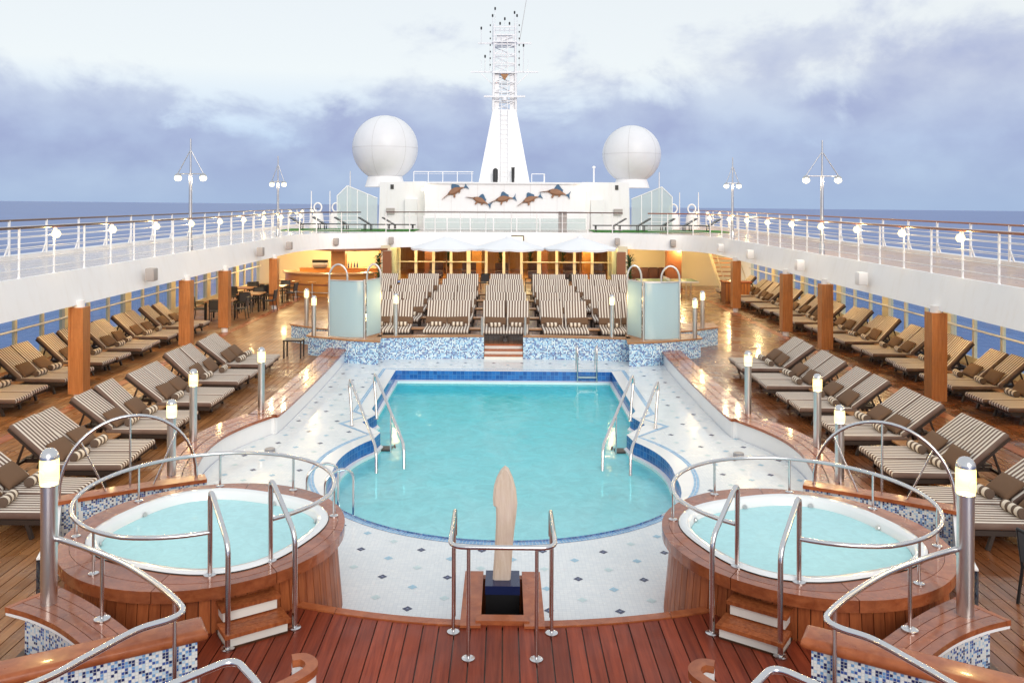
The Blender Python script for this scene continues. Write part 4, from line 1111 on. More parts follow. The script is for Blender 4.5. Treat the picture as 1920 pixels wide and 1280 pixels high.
# lamp posts
for s in (-1, 1):
    for i, (y, sp, tilt) in enumerate(((27.5, .42 if s < 0 else .52, 0), (38.2, .28, 0))):
        t = thing('lamp_post', f'tall twin lamp post on the promenade, {ORD[i]} from the hot tubs, ' + SIDE[s], 'lamp post', (s*10.4, y, ZD-.02), 0, 'tall twin lamp posts')
        MB().tube([(0, 0, 0), (0, 0, 2.55), (0, 0, 2.56), (0, 0, 3.75)], [.06, .05, .035, .025], 12).build('pole', M['lamp_metal'], t, 40)
        MB().lathe([(.09, 0), (.09, .35), (.06, .40)], seg=12).build('base_sleeve', M['lamp_metal'], t, 40)
        MB().tube([(-sp, 0, 2.58), (sp, 0, 2.58)], .016, 8).build('cross_arm', M['lamp_metal'], t, 60)
        for e_ in (-1, 1):
            MB().tube([(0, 0, 3.38), (e_*sp, 0, 2.60)], .015, 8).build('stay', M['lamp_metal'], t, 60)
            h = MB().lathe([(.11, .0), (.09, .06), (.03, .10), (0, .11)], (e_*sp, 0, 2.50), 14).build('lamp_hood', M['lamp_metal'], t, 40)
            MB().lathe([(0, -.16), (.08, -.14), (.12, -.07), (.10, -.002)], (e_*sp, 0, 2.50), 14).build('lamp_bulb', M['lamp_pole'], h, 60)
            point('post_glow', (s*10.4 + e_*sp, y, ZD - .02 + 2.42), 34, (1, .86, .6), .06)

# glazed side screens under the promenade
for s in (-1, 1):
    w_ = SIDE[s]; X = 13.62
    t = thing('window_screen', 'long cream framed glass screen towards the sea, ' + w_, 'window', (s*X, 20, ZS))
    inv = t.matrix_basis.inverted()
    add(t, MB().box(s*X-.05, s*X+.05, 5, 46, ZS, .34), 'bulwark', M['cream'])
    add(t, MB().box(s*X-.04, s*X+.04, 5, 46, 2.30, 2.49), 'head_beam', M['cream'])
    add(t, MB().tube([(s*(X-.16), 5, 1.18), (s*(X-.16), 46, 1.18)], .032, 8), 'handrail', M['white'], 60)
    mul = MB().box(-.05, .05, -.045, .045, 0, 1.96).mesh('mullion', M['cream']); big = MB().box(-.09, .09, -.24, .24, 0, 1.965).mesh('wide_frame', M['cream'])
    pane = MB().box(-.006, .006, -.66, .66, 0, 1.94).mesh('pane', M['glass_clear'])
    y = 5.2; i = 0
    while y < 45:
        wide = i % 3 == 0
        o = place('wide_frame' if wide else 'mullion', big if wide else mul, t, (s*X, y, .34)); o.matrix_parent_inverse = inv
        o = place('pane', pane, t, (s*X, y + .685, .345)); o.matrix_parent_inverse = inv
        y += 1.37; i += 1
# soffit downlights
disc_me = MB().lathe([(0, -.012), (.09, -.012), (.10, 0)], seg=16).mesh('diffuser', M['lamp_soft'], 40); trim_me = MB().lathe([(.10, -.016), (.125, -.01), (.125, 0)], seg=16).mesh('trim', M['white'], 40)
for s in (-1, 1):
    for i in range(9):
        y = 9.5 + 4.1*i
        t = thing('downlight', f'round downlight above the window loungers, {ORD[i]} from the hot tubs, ' + SIDE[s], 'lamp', (s*11.6, y, ZB+.138), 0, 'ceiling downlights under the promenade')
        place('diffuser', disc_me, t); place('trim', trim_me, t)
        point('downlight_glow', (s*11.6, y, ZB), 34 if s < 0 else 28, (1, .72, .34), .1)

# ------------------------------------------------------------------ lounge front, bar, dining, games corner
t = thing('lounge_glazing', 'warmly lit lounge glass front with white mullions under the upper deck', 'window wall', (0, 46.5, ZP))
add(t, MB().box(-5.9, 5.9, 46.35, 46.6, 2.28, 2.50), 'head_beam', M['white'])
for i in range(13):
    x = -5.88 + .98*i; w = .075 if i % 4 else .11
    add(t, MB().box(x-w, x+w, 46.40, 46.55, ZP, 2.282), 'mullion', M['cream'])
    if i < 12:
        add(t, MB().box(x+w, x+.98-.075, 46.47, 46.48, ZP+.02, 2.28), 'pane', M['glass_clear'])
add(t, MB().tube([(-5.8, 46.30, 1.42), (-1, 46.30, 1.42)], .03, 8), 'handrail', M['cream'], 60); add(t, MB().tube([(1, 46.30, 1.42), (5.8, 46.30, 1.42)], .03, 8), 'handrail', M['cream'], 60)
room = struct(MB().box(-7, 7, 46.6, 54, ZP-.06, ZP-.004).box(-7, 7, 46.6, 54, 2.40, 2.44).box(-7, 7, 53.9, 54, ZP, 2.4).box(-7, -6.9, 46.6, 54, ZP, 2.4).box(6.9, 7, 46.6, 54, ZP, 2.4).build('lounge_room', M['wood_panel']))
for i, x in enumerate((-4.4, -1.6, 2.3, 4.9)):
    tag(MB().box(-.28, .28, -.28, .28, 0, 2.0).box(-.31, .31, -.31, .31, 0, .12).box(-.31, .31, -.31, .31, 1.86, 1.98).build('lounge_pillar', M['orange_wood'] if i % 2 else M['brown_wall'], loc=(x, 49.5, ZP)), f'wooden pillar inside the lounge, {ORD[i]} from the bar side', 'pillar', 'pillars inside the lounge')
for i, x in enumerate((-4.5, -2.6, -.7, 1.2, 3.2, 4.8)):
    point('lounge_glow', (x, 48.6, 2.2), 60, (1, .70, .28), .2)
    t = thing('pendant_lamp', f'small warm pendant lamp in the lounge, {ORD[i]} from the bar side', 'lamp', (x, 48.6, 2.4), 0, 'lounge pendant lamps')
    MB().lathe([(.0, -.22), (.12, -.2), (.14, -.12), (.05, -.06)], seg=12).build('shade', M['lamp_soft'], t, 60); MB().tube([(0, 0, -.06), (0, 0, 0)], .01, 6).build('cord', M['black'], t)
    tag(MB().pad(-.4, .4, -.35, .35, 0, .42, .06, 3).pad(-.4, .4, .22, .36, .4, .85, .05, 3).build('lounge_armchair', M['sofa'], smooth=50, loc=(x+.6, 47.9, ZP)), f'dark armchair inside the lounge glass, {ORD[i]} from the bar side', 'armchair', 'lounge armchairs')
def bush(name, lab, x, y, z, h, n, spread, pot=True, group=None):
    t = thing(name, lab, 'plant', (x, y, z), 0, group)
    rng = random.Random(int(x*77+y*13))
    MB().lathe([(.16, 0), (.22, .32), (.20, .34)], seg=12).build('pot', M['pot'], t, 40)
    MB().tube([(0, 0, .3), (.03, .02, h*.6)], [.03, .015], 6).build('stem', M['teak_dark'], t, 60)
    mb = MB()
    for q in range(n):
        a = rng.uniform(0, 6.283); zz = .35 + (h-.35)*rng.random()**.8; r0 = spread*rng.uniform(.25, 1)
        b = Vector((0, 0, zz-.1)); tip = Vector((r0*math.cos(a), r0*math.sin(a), zz + rng.uniform(-.12, .22))); mid_ = (b+tip)/2 + Vector((0, 0, .1)); sdv = Vector((-math.sin(a), math.cos(a), 0))*.035
        mb.quad(b, mid_ - sdv, tip, mid_ + sdv)
    o = mb.build('foliage', M['leaf'], t); o['kind'] = 'stuff'
for s in (-1, 1): bush('potted_palm', 'tall leafy potted plant beside the brown column, ' + SIDE[s], s*5.95, 39.6, ZS, 2.1, 160, .5, group='potted plants')
for i, x in enumerate((-3.4, -.2, 1.6, 3.6)): bush('potted_palm', f'leafy plant behind the lounge glass, {ORD[i]} from the bar side', x, 50.8, ZP, 1.8, 130, .5, group='potted plants')
for s in (-1, 1):
    w_ = SIDE[s]
    t = thing('lounge_wing', 'cream panelled wall beside the lounge front with a tall narrow window, ' + w_, 'wall', (s*6.1, 45, ZS))
    add(t, MB().box(min(s*5.95, s*6.25), max(s*5.95, s*6.25), 43.2, 46.34, ZS, 2.48), 'panel', M['cream_wall'])
    add(t, MB().box(min(s*5.85, s*6.35), max(s*5.85, s*6.35), 43.0, 43.2, ZS, 2.48), 'post', M['cream'])
    add(t, MB().box(min(s*5.70, s*5.95), max(s*5.70, s*5.95), 44.2, 45.5, .8, 2.2), 'window', M['glass_clear'])
    struct(MB().box(min(s*6.3, s*14), max(s*6.3, s*14), 47.0, 47.2, ZS, 2.50).build('back_wall', M['cream_wall']))
for i, x in enumerate((-4.8, -2.4, 0, 2.4, 4.8)):
    t = thing('ceiling_lamp', f'warm ceiling lamp before the lounge glass, {ORD[i]} from the bar side', 'lamp', (x, 45.4, ZB+.148), 0, 'ceiling lamps at the far end')
    place('diffuser', disc_me, t); place('trim', trim_me, t); point('porch_glow', (x, 45.4, 2.3), 36, (1, .76, .34), .12)
for i, (x, y) in enumerate(((-7.4, 44.8), (-9.4, 44.8), (-11.5, 43.5), (7.4, 44.4), (9.4, 44.4), (11.8, 43.5))):
    point('bar_glow' if x < 0 else 'games_glow', (x, y, 2.25), 95 if x < 0 else 70, (1, .74, .34) if x < 0 else (1, .76, .36), .15)
    t = thing('ceiling_lamp', f'warm ceiling lamp above the {"bar" if x < 0 else "games corner"}, {ORD[i % 3]} from the lounge', 'lamp', (x, y, ZB+.138), 0, 'ceiling lamps at the far end')
    place('diffuser', disc_me, t); place('trim', trim_me, t)
# bar
t = thing('bar_counter', 'curved honey-coloured wooden bar counter under the promenade', 'bar', (-8.6, 41.5, ZS))
bp = [(-11.2, 42.6), (-10.7, 41.5), (-9.6, 40.8), (-8.3, 40.6), (-7.2, 40.9), (-6.5, 41.7)]
bp = sm2(bp, 5)
add(t, MB().solid_ribbon(offset(bp, .0), offset(bp, .15), ZS, 1.16), 'front_panel', M['orange_wood'], 40)
add(t, MB().solid_ribbon(offset(bp, -.14), offset(bp, .55), 1.16, 1.22), 'counter_top', M['teak_table'], 40)
add(t, MB().solid_ribbon(offset(bp, -.02), offset(bp, .002), .62, .70), 'front_trim', M['brown_wall'], 40)
add(t, MB().tube([(x, y, .30) for x, y in offset(bp, -.16)], .025, 8), 'foot_rail', M['steel_dull'], 60)
tag(MB().box(-.36, .36, -.3, .3, 0, 2.35).box(-.42, .42, -.36, .36, 0, .1).box(-.40, .40, -.34, .34, 2.25, 2.352).build('bar_pillar', M['orange_wood'], loc=(-8.55, 43.2, ZS)), 'square honey-coloured pillar behind the bar counter', 'pillar')
t = thing('bar_canopy', 'curved dark wood canopy edge above the bar', 'canopy', (-8.3, 42, 2.2))
cp = sm2([(-10.2, 43.2), (-9.4, 42.35), (-8.2, 41.9), (-7.0, 42.2), (-6.0, 43.0)], 5)
add(t, MB().solid_ribbon(cp, offset(cp, .8), 2.24, ZB-.002), 'canopy_edge', M['brown_wall'], 40)
t = thing('back_bar', 'back bar shelf with dark coffee machine and bottles behind the counter', 'shelf', (-9.4, 44.6, ZS))
add(t, MB().box(-11, -6.6, 44.8, 45.3, ZS, 1.12), 'cabinet', M['orange_wood'])
add(t, MB().box(-11.02, -6.58, 44.77, 45.32, 1.12, 1.16), 'shelf_top', M['teak_table'])
t = thing('coffee_machine', 'dark coffee machine on the back bar shelf', 'coffee machine', (-9.9, 45.0, 1.16))
MB().pad(-.4, .4, -.2, .2, 0, .4, .04, 3).build('body', M['steel_dull'], t, 40); MB().box(-.42, .42, -.23, -.1, .28, .44).build('hood', M['black'], t); MB().box(-.3, .3, -.3, -.2, .0, .03).build('drip_tray', M['black'], t)
bot = MB().lathe([(.04, 0), (.042, .2), (.015, .26), (.015, .33)], seg=10).mesh('bottle', M['navy'], 40); bot2 = MB().lathe([(.04, 0), (.042, .2), (.015, .26), (.015, .33)], seg=10).mesh('bottle', M['pot'], 40)
for i in range(9):
    tag(place('bottle', bot if i % 3 else bot2, None, (-9.2 + .16*i, 45.0, 1.16)), f'bottle on the back bar shelf, {ORD[i]} from the coffee machine', 'bottle', 'bottles on the back bar')
for i, (x, y) in enumerate(((-10.9, 41.0), (-10.1, 40.35), (-9.2, 39.95), (-8.3, 39.85), (-7.4, 40.05))):
    t = thing('bar_stool', f'round-seated bar stool, {ORD[i]} along the bar from the window side', 'stool', (x, y, ZS), 0, 'bar stools')
    MB().lathe([(.19, .72), (.2, .74), (.2, .78), (.17, .80)], seg=16).build('seat', M['orange_wood'], t, 40); MB().tube([(0, 0, .03), (0, 0, .72)], .03, 8).build('stem', M['steel_dull'], t, 60)
    MB().lathe([(.2, 0), (.2, .02), (.04, .05)], seg=16).build('base', M['steel_dull'], t, 40); MB().tube([(.15*math.cos(a), .15*math.sin(a), .28) for a in [k*.524 for k in range(12)]], .012, 6, True).build('foot_ring', M['steel_dull'], t, 60)
# dining chairs and tables
def make_chair():
    t = thing('dining_chair', 'x', 'chair')
    for x, y in ((-.22, -.2), (.22, -.2)): MB().tube([(x, y, 0), (x, y, .64)], .018, 8).build('leg', M['black'], t, 60)
    for x in (-.22, .22): MB().tube([(x, .26, 0), (x, .2, .42), (x, .27, .88)], .018, 8).build('leg', M['black'], t, 60)
    MB().pad(-.23, .23, -.22, .2, .41, .45, .02, 2).build('seat', M['chair_mesh'], t, 50)
    MB().quad((-.2, .22, .5), (.2, .22, .5), (.2, .268, .86), (-.2, .268, .86)).quad((-.2, .235, .5), (-.2, .283, .86), (.2, .283, .86), (.2, .235, .5)).build('backrest', M['chair_mesh'], t)
    MB().tube([(-.22, .27, .88), (.22, .27, .88)], .018, 8).build('back_rail', M['black'], t, 60)
    for x in (-.23, .23): MB().tube(fillet([(x, .24, .66), (x, -.1, .66), (x, -.2, .64)], .05), .018, 8).build('armrest', M['black'], t, 60)
    return t
ch = make_chair(); chu = [0]
def put_chair(x, y, z, rz, lab, grp):
    t = ch if not chu[0] else copy_tree(ch); chu[0] = 1
    t.location = (x, y, z); t.rotation_euler = (0, 0, rz); t['label'] = lab; t['category'] = 'chair'; t['group'] = grp
TN = ['nearest the window loungers', 'second along from the window loungers', 'third along from the window loungers', 'beside the bar end']
for i, (x, y) in enumerate(((-11.15, 32.7), (-10.75, 35.4), (-11.8, 37.6), (-10.6, 38.6))):
    t = thing('dining_table', 'pale teak dining table ' + TN[i], 'table', (x, y, ZS), 0, 'dining tables by the bar')
    for q in range(8): MB().box(-.5, .5, -.5+q*.125+.004, -.5+(q+1)*.125-.004, .71, .745).build('plank', M['teak_table'], t)
    for a in (-.43, .43):
        for b in (-.43, .43): MB().box(a-.03, a+.03, b-.03, b+.03, 0, .70).build('leg', M['black'], t)
    for q in range(4):
        a = math.pi/2*q + .12*(i-1); rr = .78
        put_chair(x + rr*math.sin(a), y + rr*math.cos(a), ZS, -a + random.uniform(-.2, .2), 'black mesh dining chair, ' + ['bar-facing side', 'window side', 'lounger-facing side', 'pool side'][[0, 3, 2, 1][q]] + ' of the teak table ' + TN[i], 'chairs at the table ' + TN[i])
put_chair(6.35, 9.75, ZS, R(100), 'black metal chair standing alone by the bench and the loungers, table tennis side', 'lone chairs near the benches'); 
put_chair(-6.35, 9.6, ZS, R(-100), 'black metal chair standing alone by the bench and the loungers, bar side', 'lone chairs near the benches')
for i, X in enumerate((-4.3, -1.0, 1.35, 3.0)):
    put_chair(X, 40.6, ZP, R(180) + .4*i, f'dark mesh chair under the parasols behind the loungers, {ORD[i]} from the bar side', 'chairs under the parasols')
    t = thing('bistro_table', f'small pale round table under the parasols, {ORD[i]} from the bar side', 'table', (X+.8, 41.2, ZP), 0, 'small tables under the parasols')
    MB().lathe([(.38, .70), (.40, .715), (.38, .73)], seg=18).build('top', M['teak_table'], t, 40); MB().lathe([(.25, 0), (.22, .03), (.03, .06), (.03, .70)], seg=12).build('pedestal', M['black'], t, 40)
for i, X in enumerate((-2.75, .25, 3.65)):
    t = thing('parasol', 'white canvas parasol ' + ('nearest the bar' if i == 0 else 'in the middle before the lounge' if i == 1 else 'nearest the games corner'), 'parasol', (X, 40.0, ZP), 0, 'parasols before the lounge')
    mb = MB(); n8 = 8; apex = (0, 0, 2.72); rings = []
    for fr_, z in ((.05, 2.68), (.42, 2.48), (1.0, 2.19)):
        b = len(mb.v)
        for q in range(32):
            a = 2*math.pi*q/32; sag = 1 - .045*math.sin(q % 4/4*math.pi) * fr_
            mb.v.append((1.72*fr_*math.cos(a)*sag, 1.72*fr_*math.sin(a)*sag, z - (.05*math.sin(q % 4/4*math.pi)*fr_ if fr_ > .5 else 0)))
        rings.append(b)
    b = len(mb.v)
    for q in range(32):
        v = mb.v[rings[-1]+q]; mb.v.append((v[0], v[1], v[2]-.09))
    rings.append(b)
    for a_, b_ in zip(rings, rings[1:]):
        for q in range(32): mb.face((a_+q, b_+q, b_+(q+1) % 32, a_+(q+1) % 32))
    mb.face([rings[0]+q for q in range(32)])
    mb.build('canopy', M['canvas'], t, 35)
    MB().lathe([(.16, 2.63), (.18, 2.68), (.05, 2.76), (.02, 2.82)], seg=12).build('finial', M['canvas'], t, 40)
    MB().tube([(0, 0, 0), (0, 0, 2.54)], .03, 10).build('pole', M['teak_table'], t, 60)
    MB().lathe([(.32, 0), (.32, .07), (.06, .10)], seg=16).build('base', M['steel_dull'], t, 40)
    for q in range(8):
        a = 2*math.pi*q/8; MB().tube([(0, 0, 2.50), (1.66*math.cos(a), 1.66*math.sin(a), 2.14)], .012, 5).build('rib', M['teak_table'], t)
# games corner
t = thing('table_tennis', 'green table tennis table under the promenade', 'table', (8.2, 42.2, ZS))
MB().box(-1.45, -.01, -.75, .75, .73, .76).build('top_half', M['green_top'], t); MB().box(.01, 1.45, -.75, .75, .73, .76).build('top_half', M['green_top'], t)
MB().box(-1.46, 1.46, -.762, -.752, .70, .762).box(-1.46, 1.46, .752, .762, .70, .762).build('edge_trim', M['white'], t)
MB().box(-.004, .004, -.85, .85, .765, .91).build('net', M['white'], t)
for x in (-1.1, 1.1):
    for y in (-.55, .55): MB().tube([(x, y, 0), (x, y, .73)], .025, 8).build('leg', M['steel_dull'], t, 60)
t = thing('wall_sofa', 'dark red-brown sofa against the cream wall behind the table tennis table', 'sofa', (7.8, 46.3, ZS))
MB().pad(-1.3, 1.3, -.4, .3, .12, .45, .06, 3).build('seat', M['sofa'], t, 50)
for q in range(5): MB().pad(-1.3+.52*q, -.8+.52*q, .1, .35, .42, 1.05, .06, 3).build('back_cushion', M['sofa'], t, 50)
for x in (-1.38, 1.38): MB().pad(x-.1, x+.1, -.4, .34, .1, .65, .05, 3).build('armrest', M['sofa'], t, 50)
MB().box(-1.3, 1.3, -.35, .3, 0, .12).build('base', M['frame_dark'], t)
tag(MB().box(-.38, .38, -.3, .3, 0, 2.36).box(-.43, .43, -.35, .35, 0, .1).build('games_pillar', M['brown_wall'], loc=(9.1, 45.0, ZS)), 'square red-brown pillar behind the table tennis table', 'pillar')
t = thing('deck_staircase', 'pale steel staircase rising to the promenade beside the games corner', 'staircase', (10.7, 42, ZS))
for i in range(11):
    add(t, MB().box(10.75, 11.75, 41.0 + .27*i, 41.30 + .27*i, ZS + .2*(i+1) - .04, ZS + .2*(i+1)), 'tread', M['teak_table'])
for x in (10.72, 11.78):
    add(t, MB().bar((x, 40.9, ZS + .05), (x, 44.0, ZS + 2.3), .05, .24), 'stringer', M['cream'])
    add(t, MB().tube([(x, 40.9, ZS), (x, 40.9, ZS + 1.0), (x, 43.2, ZS + 2.72)], .025, 8), 'handrail', M['cream'], 60)
t = thing('service_counter', 'red-brown slatted service counter under the staircase', 'counter', (10.95, 39.6, ZS))
MB().box(-.6, .6, -.35, .35, .0, .92).build('body', M['brown_wall'], t); MB().pad(-.66, .66, -.4, .4, .92, .98, .02, 2).build('top', M['teak_cap'], t, 40)
for q in range(8): MB().box(-.56+.145*q, -.46+.145*q, -.37, -.352, .06, .88).build('slat', M['teak_col'], t)

# ------------------------------------------------------------------ upper deck: superstructure, marlins, domes, mast
t = thing('deck_house', 'white funnel-base house on the upper deck behind the railing', 'building', (0, 49, ZD))
add(t, MB().prism([(-4.65, 48.9), (4.75, 48.9), (4.9, 51.0), (-4.8, 51.0)], ZD, 5.86), 'front_block', M['white'])
for s in (-1, 1):
    i_ = MB(); x0, x1 = (s*4.7, s*7.75)
    i_.v += [(x0, 50.4, ZD), (x1*.99, 50.9, ZD), (x1*.99, 55, ZD), (x0, 55, ZD), (x0, 50.2, 5.95), (x1*.975, 50.7, 5.95), (x1*.975, 55, 5.95), (x0, 55, 5.95)]
    fs = ((0,3,2,1),(4,5,6,7),(0,1,5,4),(1,2,6,5),(2,3,7,6),(3,0,4,7))
    for q in fs: i_.face(q if s > 0 else q[::-1])
    add(t, i_, 'wing_block', M['white'])
    add(t, MB().box(s*6.8-.1, s*6.8+.1, 50.55, 50.62, 5.50, 5.78), 'floodlight', M['led_dark'])
add(t, MB().box(-4.6, 4.7, 51.02, 56, ZD, 5.84), 'rear_block', M['white'])
add(t, MB().box(-4.68, 4.78, 48.80, 48.895, 5.80, 5.90), 'roof_lip', M['white'])
add(t, MB().box(-4.55, 4.65, 48.888, 48.899, 4.20, 4.208), 'panel_joint', M['seam'])
for x in (-3.1, -1.55, 0, 1.55, 3.1): add(t, MB().box(x-.004, x+.004, 48.890, 48.899, 3.3, 5.79), 'panel_joint', M['seam'])
for s in (-1, 1):
    add(t, MB().lathe([(0, -.14), (.09, -.1), (.12, 0), (.06, .06), (0, .08)], (s*4.75, 48.80, 5.5), 12), 'wall_lamp', M['lamp_pole'], 50)
    point('wall_glow', (s*4.75, 48.80, 5.47), 14, (1, .9, .7), .05)
    add(t, MB().box(s*5.6-.38, s*5.6+.38, 50.22, 50.40, 3.1, 4.9), 'door', M['radome']); add(t, MB().box(s*5.6+.26, s*5.6+.31, 50.19, 50.22, 3.95, 4.1), 'door_handle', M['steel_dull'])
    add(t, MB().box(s*6.9-.25, s*6.9+.25, 50.46, 50.62, 4.0, 4.35), 'vent_grille', M['grille'])
t = thing('windbreak', 'tinted glass windbreak panels in front of the white house', 'windbreak', (0, 47.5, ZD))
for i in range(7):
    x = -4.55 + 1.32*i
    add(t, MB().box(x+.03, x+1.27, 47.50, 47.515, ZD+.05, ZD+.72), 'pane', M['glass_screen']); add(t, MB().box(x-.03, x+.03, 47.47, 47.545, ZD, ZD+.78), 'post', M['white'])
add(t, MB().box(-4.6, 4.75, 47.46, 47.555, ZD+.78, ZD+.83), 'top_rail', M['white'])
tag(MB().pad(-.22, .22, -.15, .15, 0, 1.15, .03, 2).box(-.16, .16, -.165, -.15, .7, 1.0).build('deck_cabinet', M['grille'], smooth=40, loc=(3.15, 44.95, ZD)), 'grey upright cabinet at the lounge roof edge', 'cabinet')
tag(MB().box(-.34, .34, -.03, .03, 0, .46).box(-.28, .28, -.04, -.031, .06, .40, 1).build('lit_sign', [M['frame_dark'], M['lamp_soft']], loc=(.72, 44.35, 2.52)), 'small dark-framed panel glowing amber on the white fascia', 'sign')
# marlins: 2-D outlines with real thickness
body = [(-1.02, -.10), (-.55, .03), (-.42, .10), (-.25, .17), (-.02, .21), (.2, .17), (.42, .08), (.60, .015), (.62, -.03), (.42, -.02), (.2, -.09), (-.02, -.13), (-.25, -.11), (-.42, -.05), (-.55, -.02)]
fin = [(-.18, .17), (-.08, .36), (.03, .42), (.13, .36), (.24, .27), (.36, .20), (.36, .08), (.1, .12)]
tail = [(.58, .02), (.70, .06), (.84, .22), (.78, .04), (.84, -.18), (.70, -.06), (.58, -.03)]
belly = [(-.2, -.08), (-.26, -.24), (-.16, -.27), (-.06, -.10)]
anal = [(.16, -.06), (.14, -.17), (.26, -.13), (.30, -.04)]
for i, (x, z, a, sc_) in enumerate(((-2.85, 5.36, 25, .9), (-1.42, 4.80, -22, .84), (-.03, 4.90, 8, .86), (1.52, 4.88, 20, .84), (3.05, 5.28, -10, .95))):
    t = thing('marlin_relief', ('bronze marlin wall sculpture with blue sail fin, ' + ORD[i] + ' of five counted from the bar side'), 'wall sculpture', (x, 48.88, z), 0, 'five marlin reliefs')
    t.rotation_euler = (0, R(-a), 0); t.scale = (sc_*1.04, 1, sc_*1.3)
    for nm, pl, mat, th in (('body', body, 'marlin_body', .12), ('sail_fin', fin, 'marlin_fin', .06), ('tail_fin', tail, 'marlin_fin', .06), ('belly_fin', belly, 'marlin_body', .07), ('anal_fin', anal, 'marlin_body', .07)):
        if nm == 'body':
            m_ = MB(); n_ = len(pl); rr_ = []
            for f, zz in ((1, 0), (1, .04), (.82, .10), (.45, .15)):
                rr_.append(len(m_.v)); m_.v += [(p[0]*(.55+.45*f) - .03*(1-f), .03*(1-f) + p[1]*f, zz) for p in pl]
            for a_, b_ in zip(rr_, rr_[1:]):
                for q in range(n_): m_.face((a_+(q+1) % n_, a_+q, b_+q, b_+(q+1) % n_))
            m_.face([rr_[-1]+q for q in reversed(range(n_))])
        else: m_ = MB().prism([(p[0], p[1]) for p in pl], 0, th)
        m_.xf(Matrix.Rotation(R(90), 4, 'X')); m_.build(nm, M[mat], t)
    MB().lathe([(.045, .10), (.035, .165), (0, .17)], seg=10).xf(Matrix.Rotation(R(90), 4, 'X') @ Matrix.Translation((-.42, .05, 0))).build('eye', M['black'], t)
# radomes
for s, (x, y, z, r_, lab) in ((-1, (-7.5, 52.5, 8.1, 2.06, 'large white radar dome on the bar side of the mast')), (1, (7.98, 52.5, 7.75, 1.82, 'smaller white radar dome on the table tennis side of the mast'))):
    t = thing('radar_dome', lab, 'radar dome', (x, y, 5.95))
    n = 28; prof = [(r_*math.cos(a), z - 5.95 + r_*math.sin(a)) for a in [R(-62) + (R(89.9)+R(62))*q/18 for q in range(19)]]
    MB().lathe(prof, seg=40).build('dome', M['radome'], t, 60)
    zb = prof[0][1]; MB().lathe([(r_*.62, -.3), (r_*.55, zb*.5), (r_*.52, zb+.05)], seg=28).build('pedestal', M['white'], t, 40)
    for a in (0, 60, 120):
        MB().tube([(r_*1.001*math.cos(b)*math.cos(R(a+15)), r_*1.001*math.cos(b)*math.sin(R(a+15)), z-5.95 + r_*1.001*math.sin(b)) for b in [R(-60) + R(300)*q/40 for q in range(41)]], .006, 5).build('seam', M['seam'], t)
    MB().tube([(r_*1.001*math.cos(b), r_*1.001*math.sin(b), z-5.95+.0) for b in [R(9)*q for q in range(40)]], .006, 5, True).build('seam', M['seam'], t)
# mast
t = thing('mast', 'tall white signal mast with tapering foot and antenna lattice', 'mast', (0, 53.5, 5.85))
m_ = MB(); a_, b_ = 1.62, .74
m_.v += [(-a_, -1.1, 0), (a_, -1.1, 0), (a_, 1.1, 0), (-a_, 1.1, 0), (-b_, -.6, 4.75), (b_, -.6, 4.75), (b_, .6, 4.75), (-b_, .6, 4.75)]
for q in ((0,3,2,1),(4,5,6,7),(0,1,5,4),(1,2,6,5),(2,3,7,6),(3,0,4,7)): m_.face(q)
m_.build('tapered_foot', M['white'], t)
for x in (-.22, .22): MB().tube([(x, -1.16, .1), (x, -.70, 4.75)], .03, 6).build('ladder_rail', M['white'], t, 60)
for q in range(15): MB().tube([(-.22, -1.16+.46*q/15-.02, .2+4.5*q/15), (.22, -1.16+.46*q/15-.02, .2+4.5*q/15)], .014, 5).build('ladder_rung', M['white'], t)
for x in (-.72, .72):
    for y in (-.5, .5): MB().tube([(x, y, 4.7), (x*.95, y, 8.2), (x*.92, y, 10.2)], [.09, .075, .05], 8).build('lattice_leg', M['white'], t, 60)
for z in (5.3, 5.9, 6.5, 7.1, 7.7, 8.3, 8.9, 9.5, 10.0):
    for y_ in (-.5, .5): MB().box(-.72, .72, y_-.03, y_+.03, z-.035, z+.035).build('lattice_brace', M['white'], t)
for z in (4.7, 5.3, 5.9, 6.5, 7.1, 7.7, 8.3, 8.9):
    MB().bar((-.7, -.5, z), (.7, -.5, z+.6), .05, .05).build('lattice_brace', M['white'], t); MB().bar((.7, .5, z), (-.7, .5, z+.6), .05, .05).build('lattice_brace', M['white'], t)
MB().box(-.70, -.34, -.42, .42, 4.75, 7.0).box(.34, .70, -.42, .42, 4.75, 7.0).build('cable_trunk', M['white'], t)
MB().box(-.5, .5, -.4, .4, 8.95, 9.5).build('signal_housing', M['radome'], t)
for x in (-.18, .18): MB().tube([(x, -.56, 4.75), (x, -.56, 9.4)], .025, 6).build('ladder_rail', M['white'], t, 60)
for q in range(14): MB().tube([(-.18, -.57, 4.9+.32*q), (.18, -.57, 4.9+.32*q)], .013, 5).build('ladder_rung', M['white'], t)
for e_ in (-1, 1):
    for x in (.95, 1.5): MB().tube([(e_*x, -.1, 7.2), (e_*x, -.1, 7.2 + (1.5 if x < 1 else .8))], .015, 5).build('halyard', M['white'], t)
MB().box(-.80, .80, -.62, .62, 7.05, 7.13).build('platform', M['white'], t); MB().box(-.78, .78, -.6, .6, 9.02, 9.09).build('platform', M['white'], t)
for z, w in ((7.12, 2.15), (8.95, 1.7)):
    MB().bar((-w, -.1, z+.08), (w, -.1, z+.08), .09, .09).build('yard', M['white'], t)
for e_ in (-1, 1): MB().bar((e_*.72, -.1, 6.35), (e_*1.5, -.1, 7.1), .06, .06).build('yard_brace', M['white'], t)
MB().bar((-1.3, -.75, 5.55), (1.3, -.75, 5.55), .16, .10).build('radar_scanner', M['white'], t); MB().lathe([(.14, 5.3), (.14, 5.5)], (0, -.75, 0), 12).build('scanner_hub', M['white'], t)
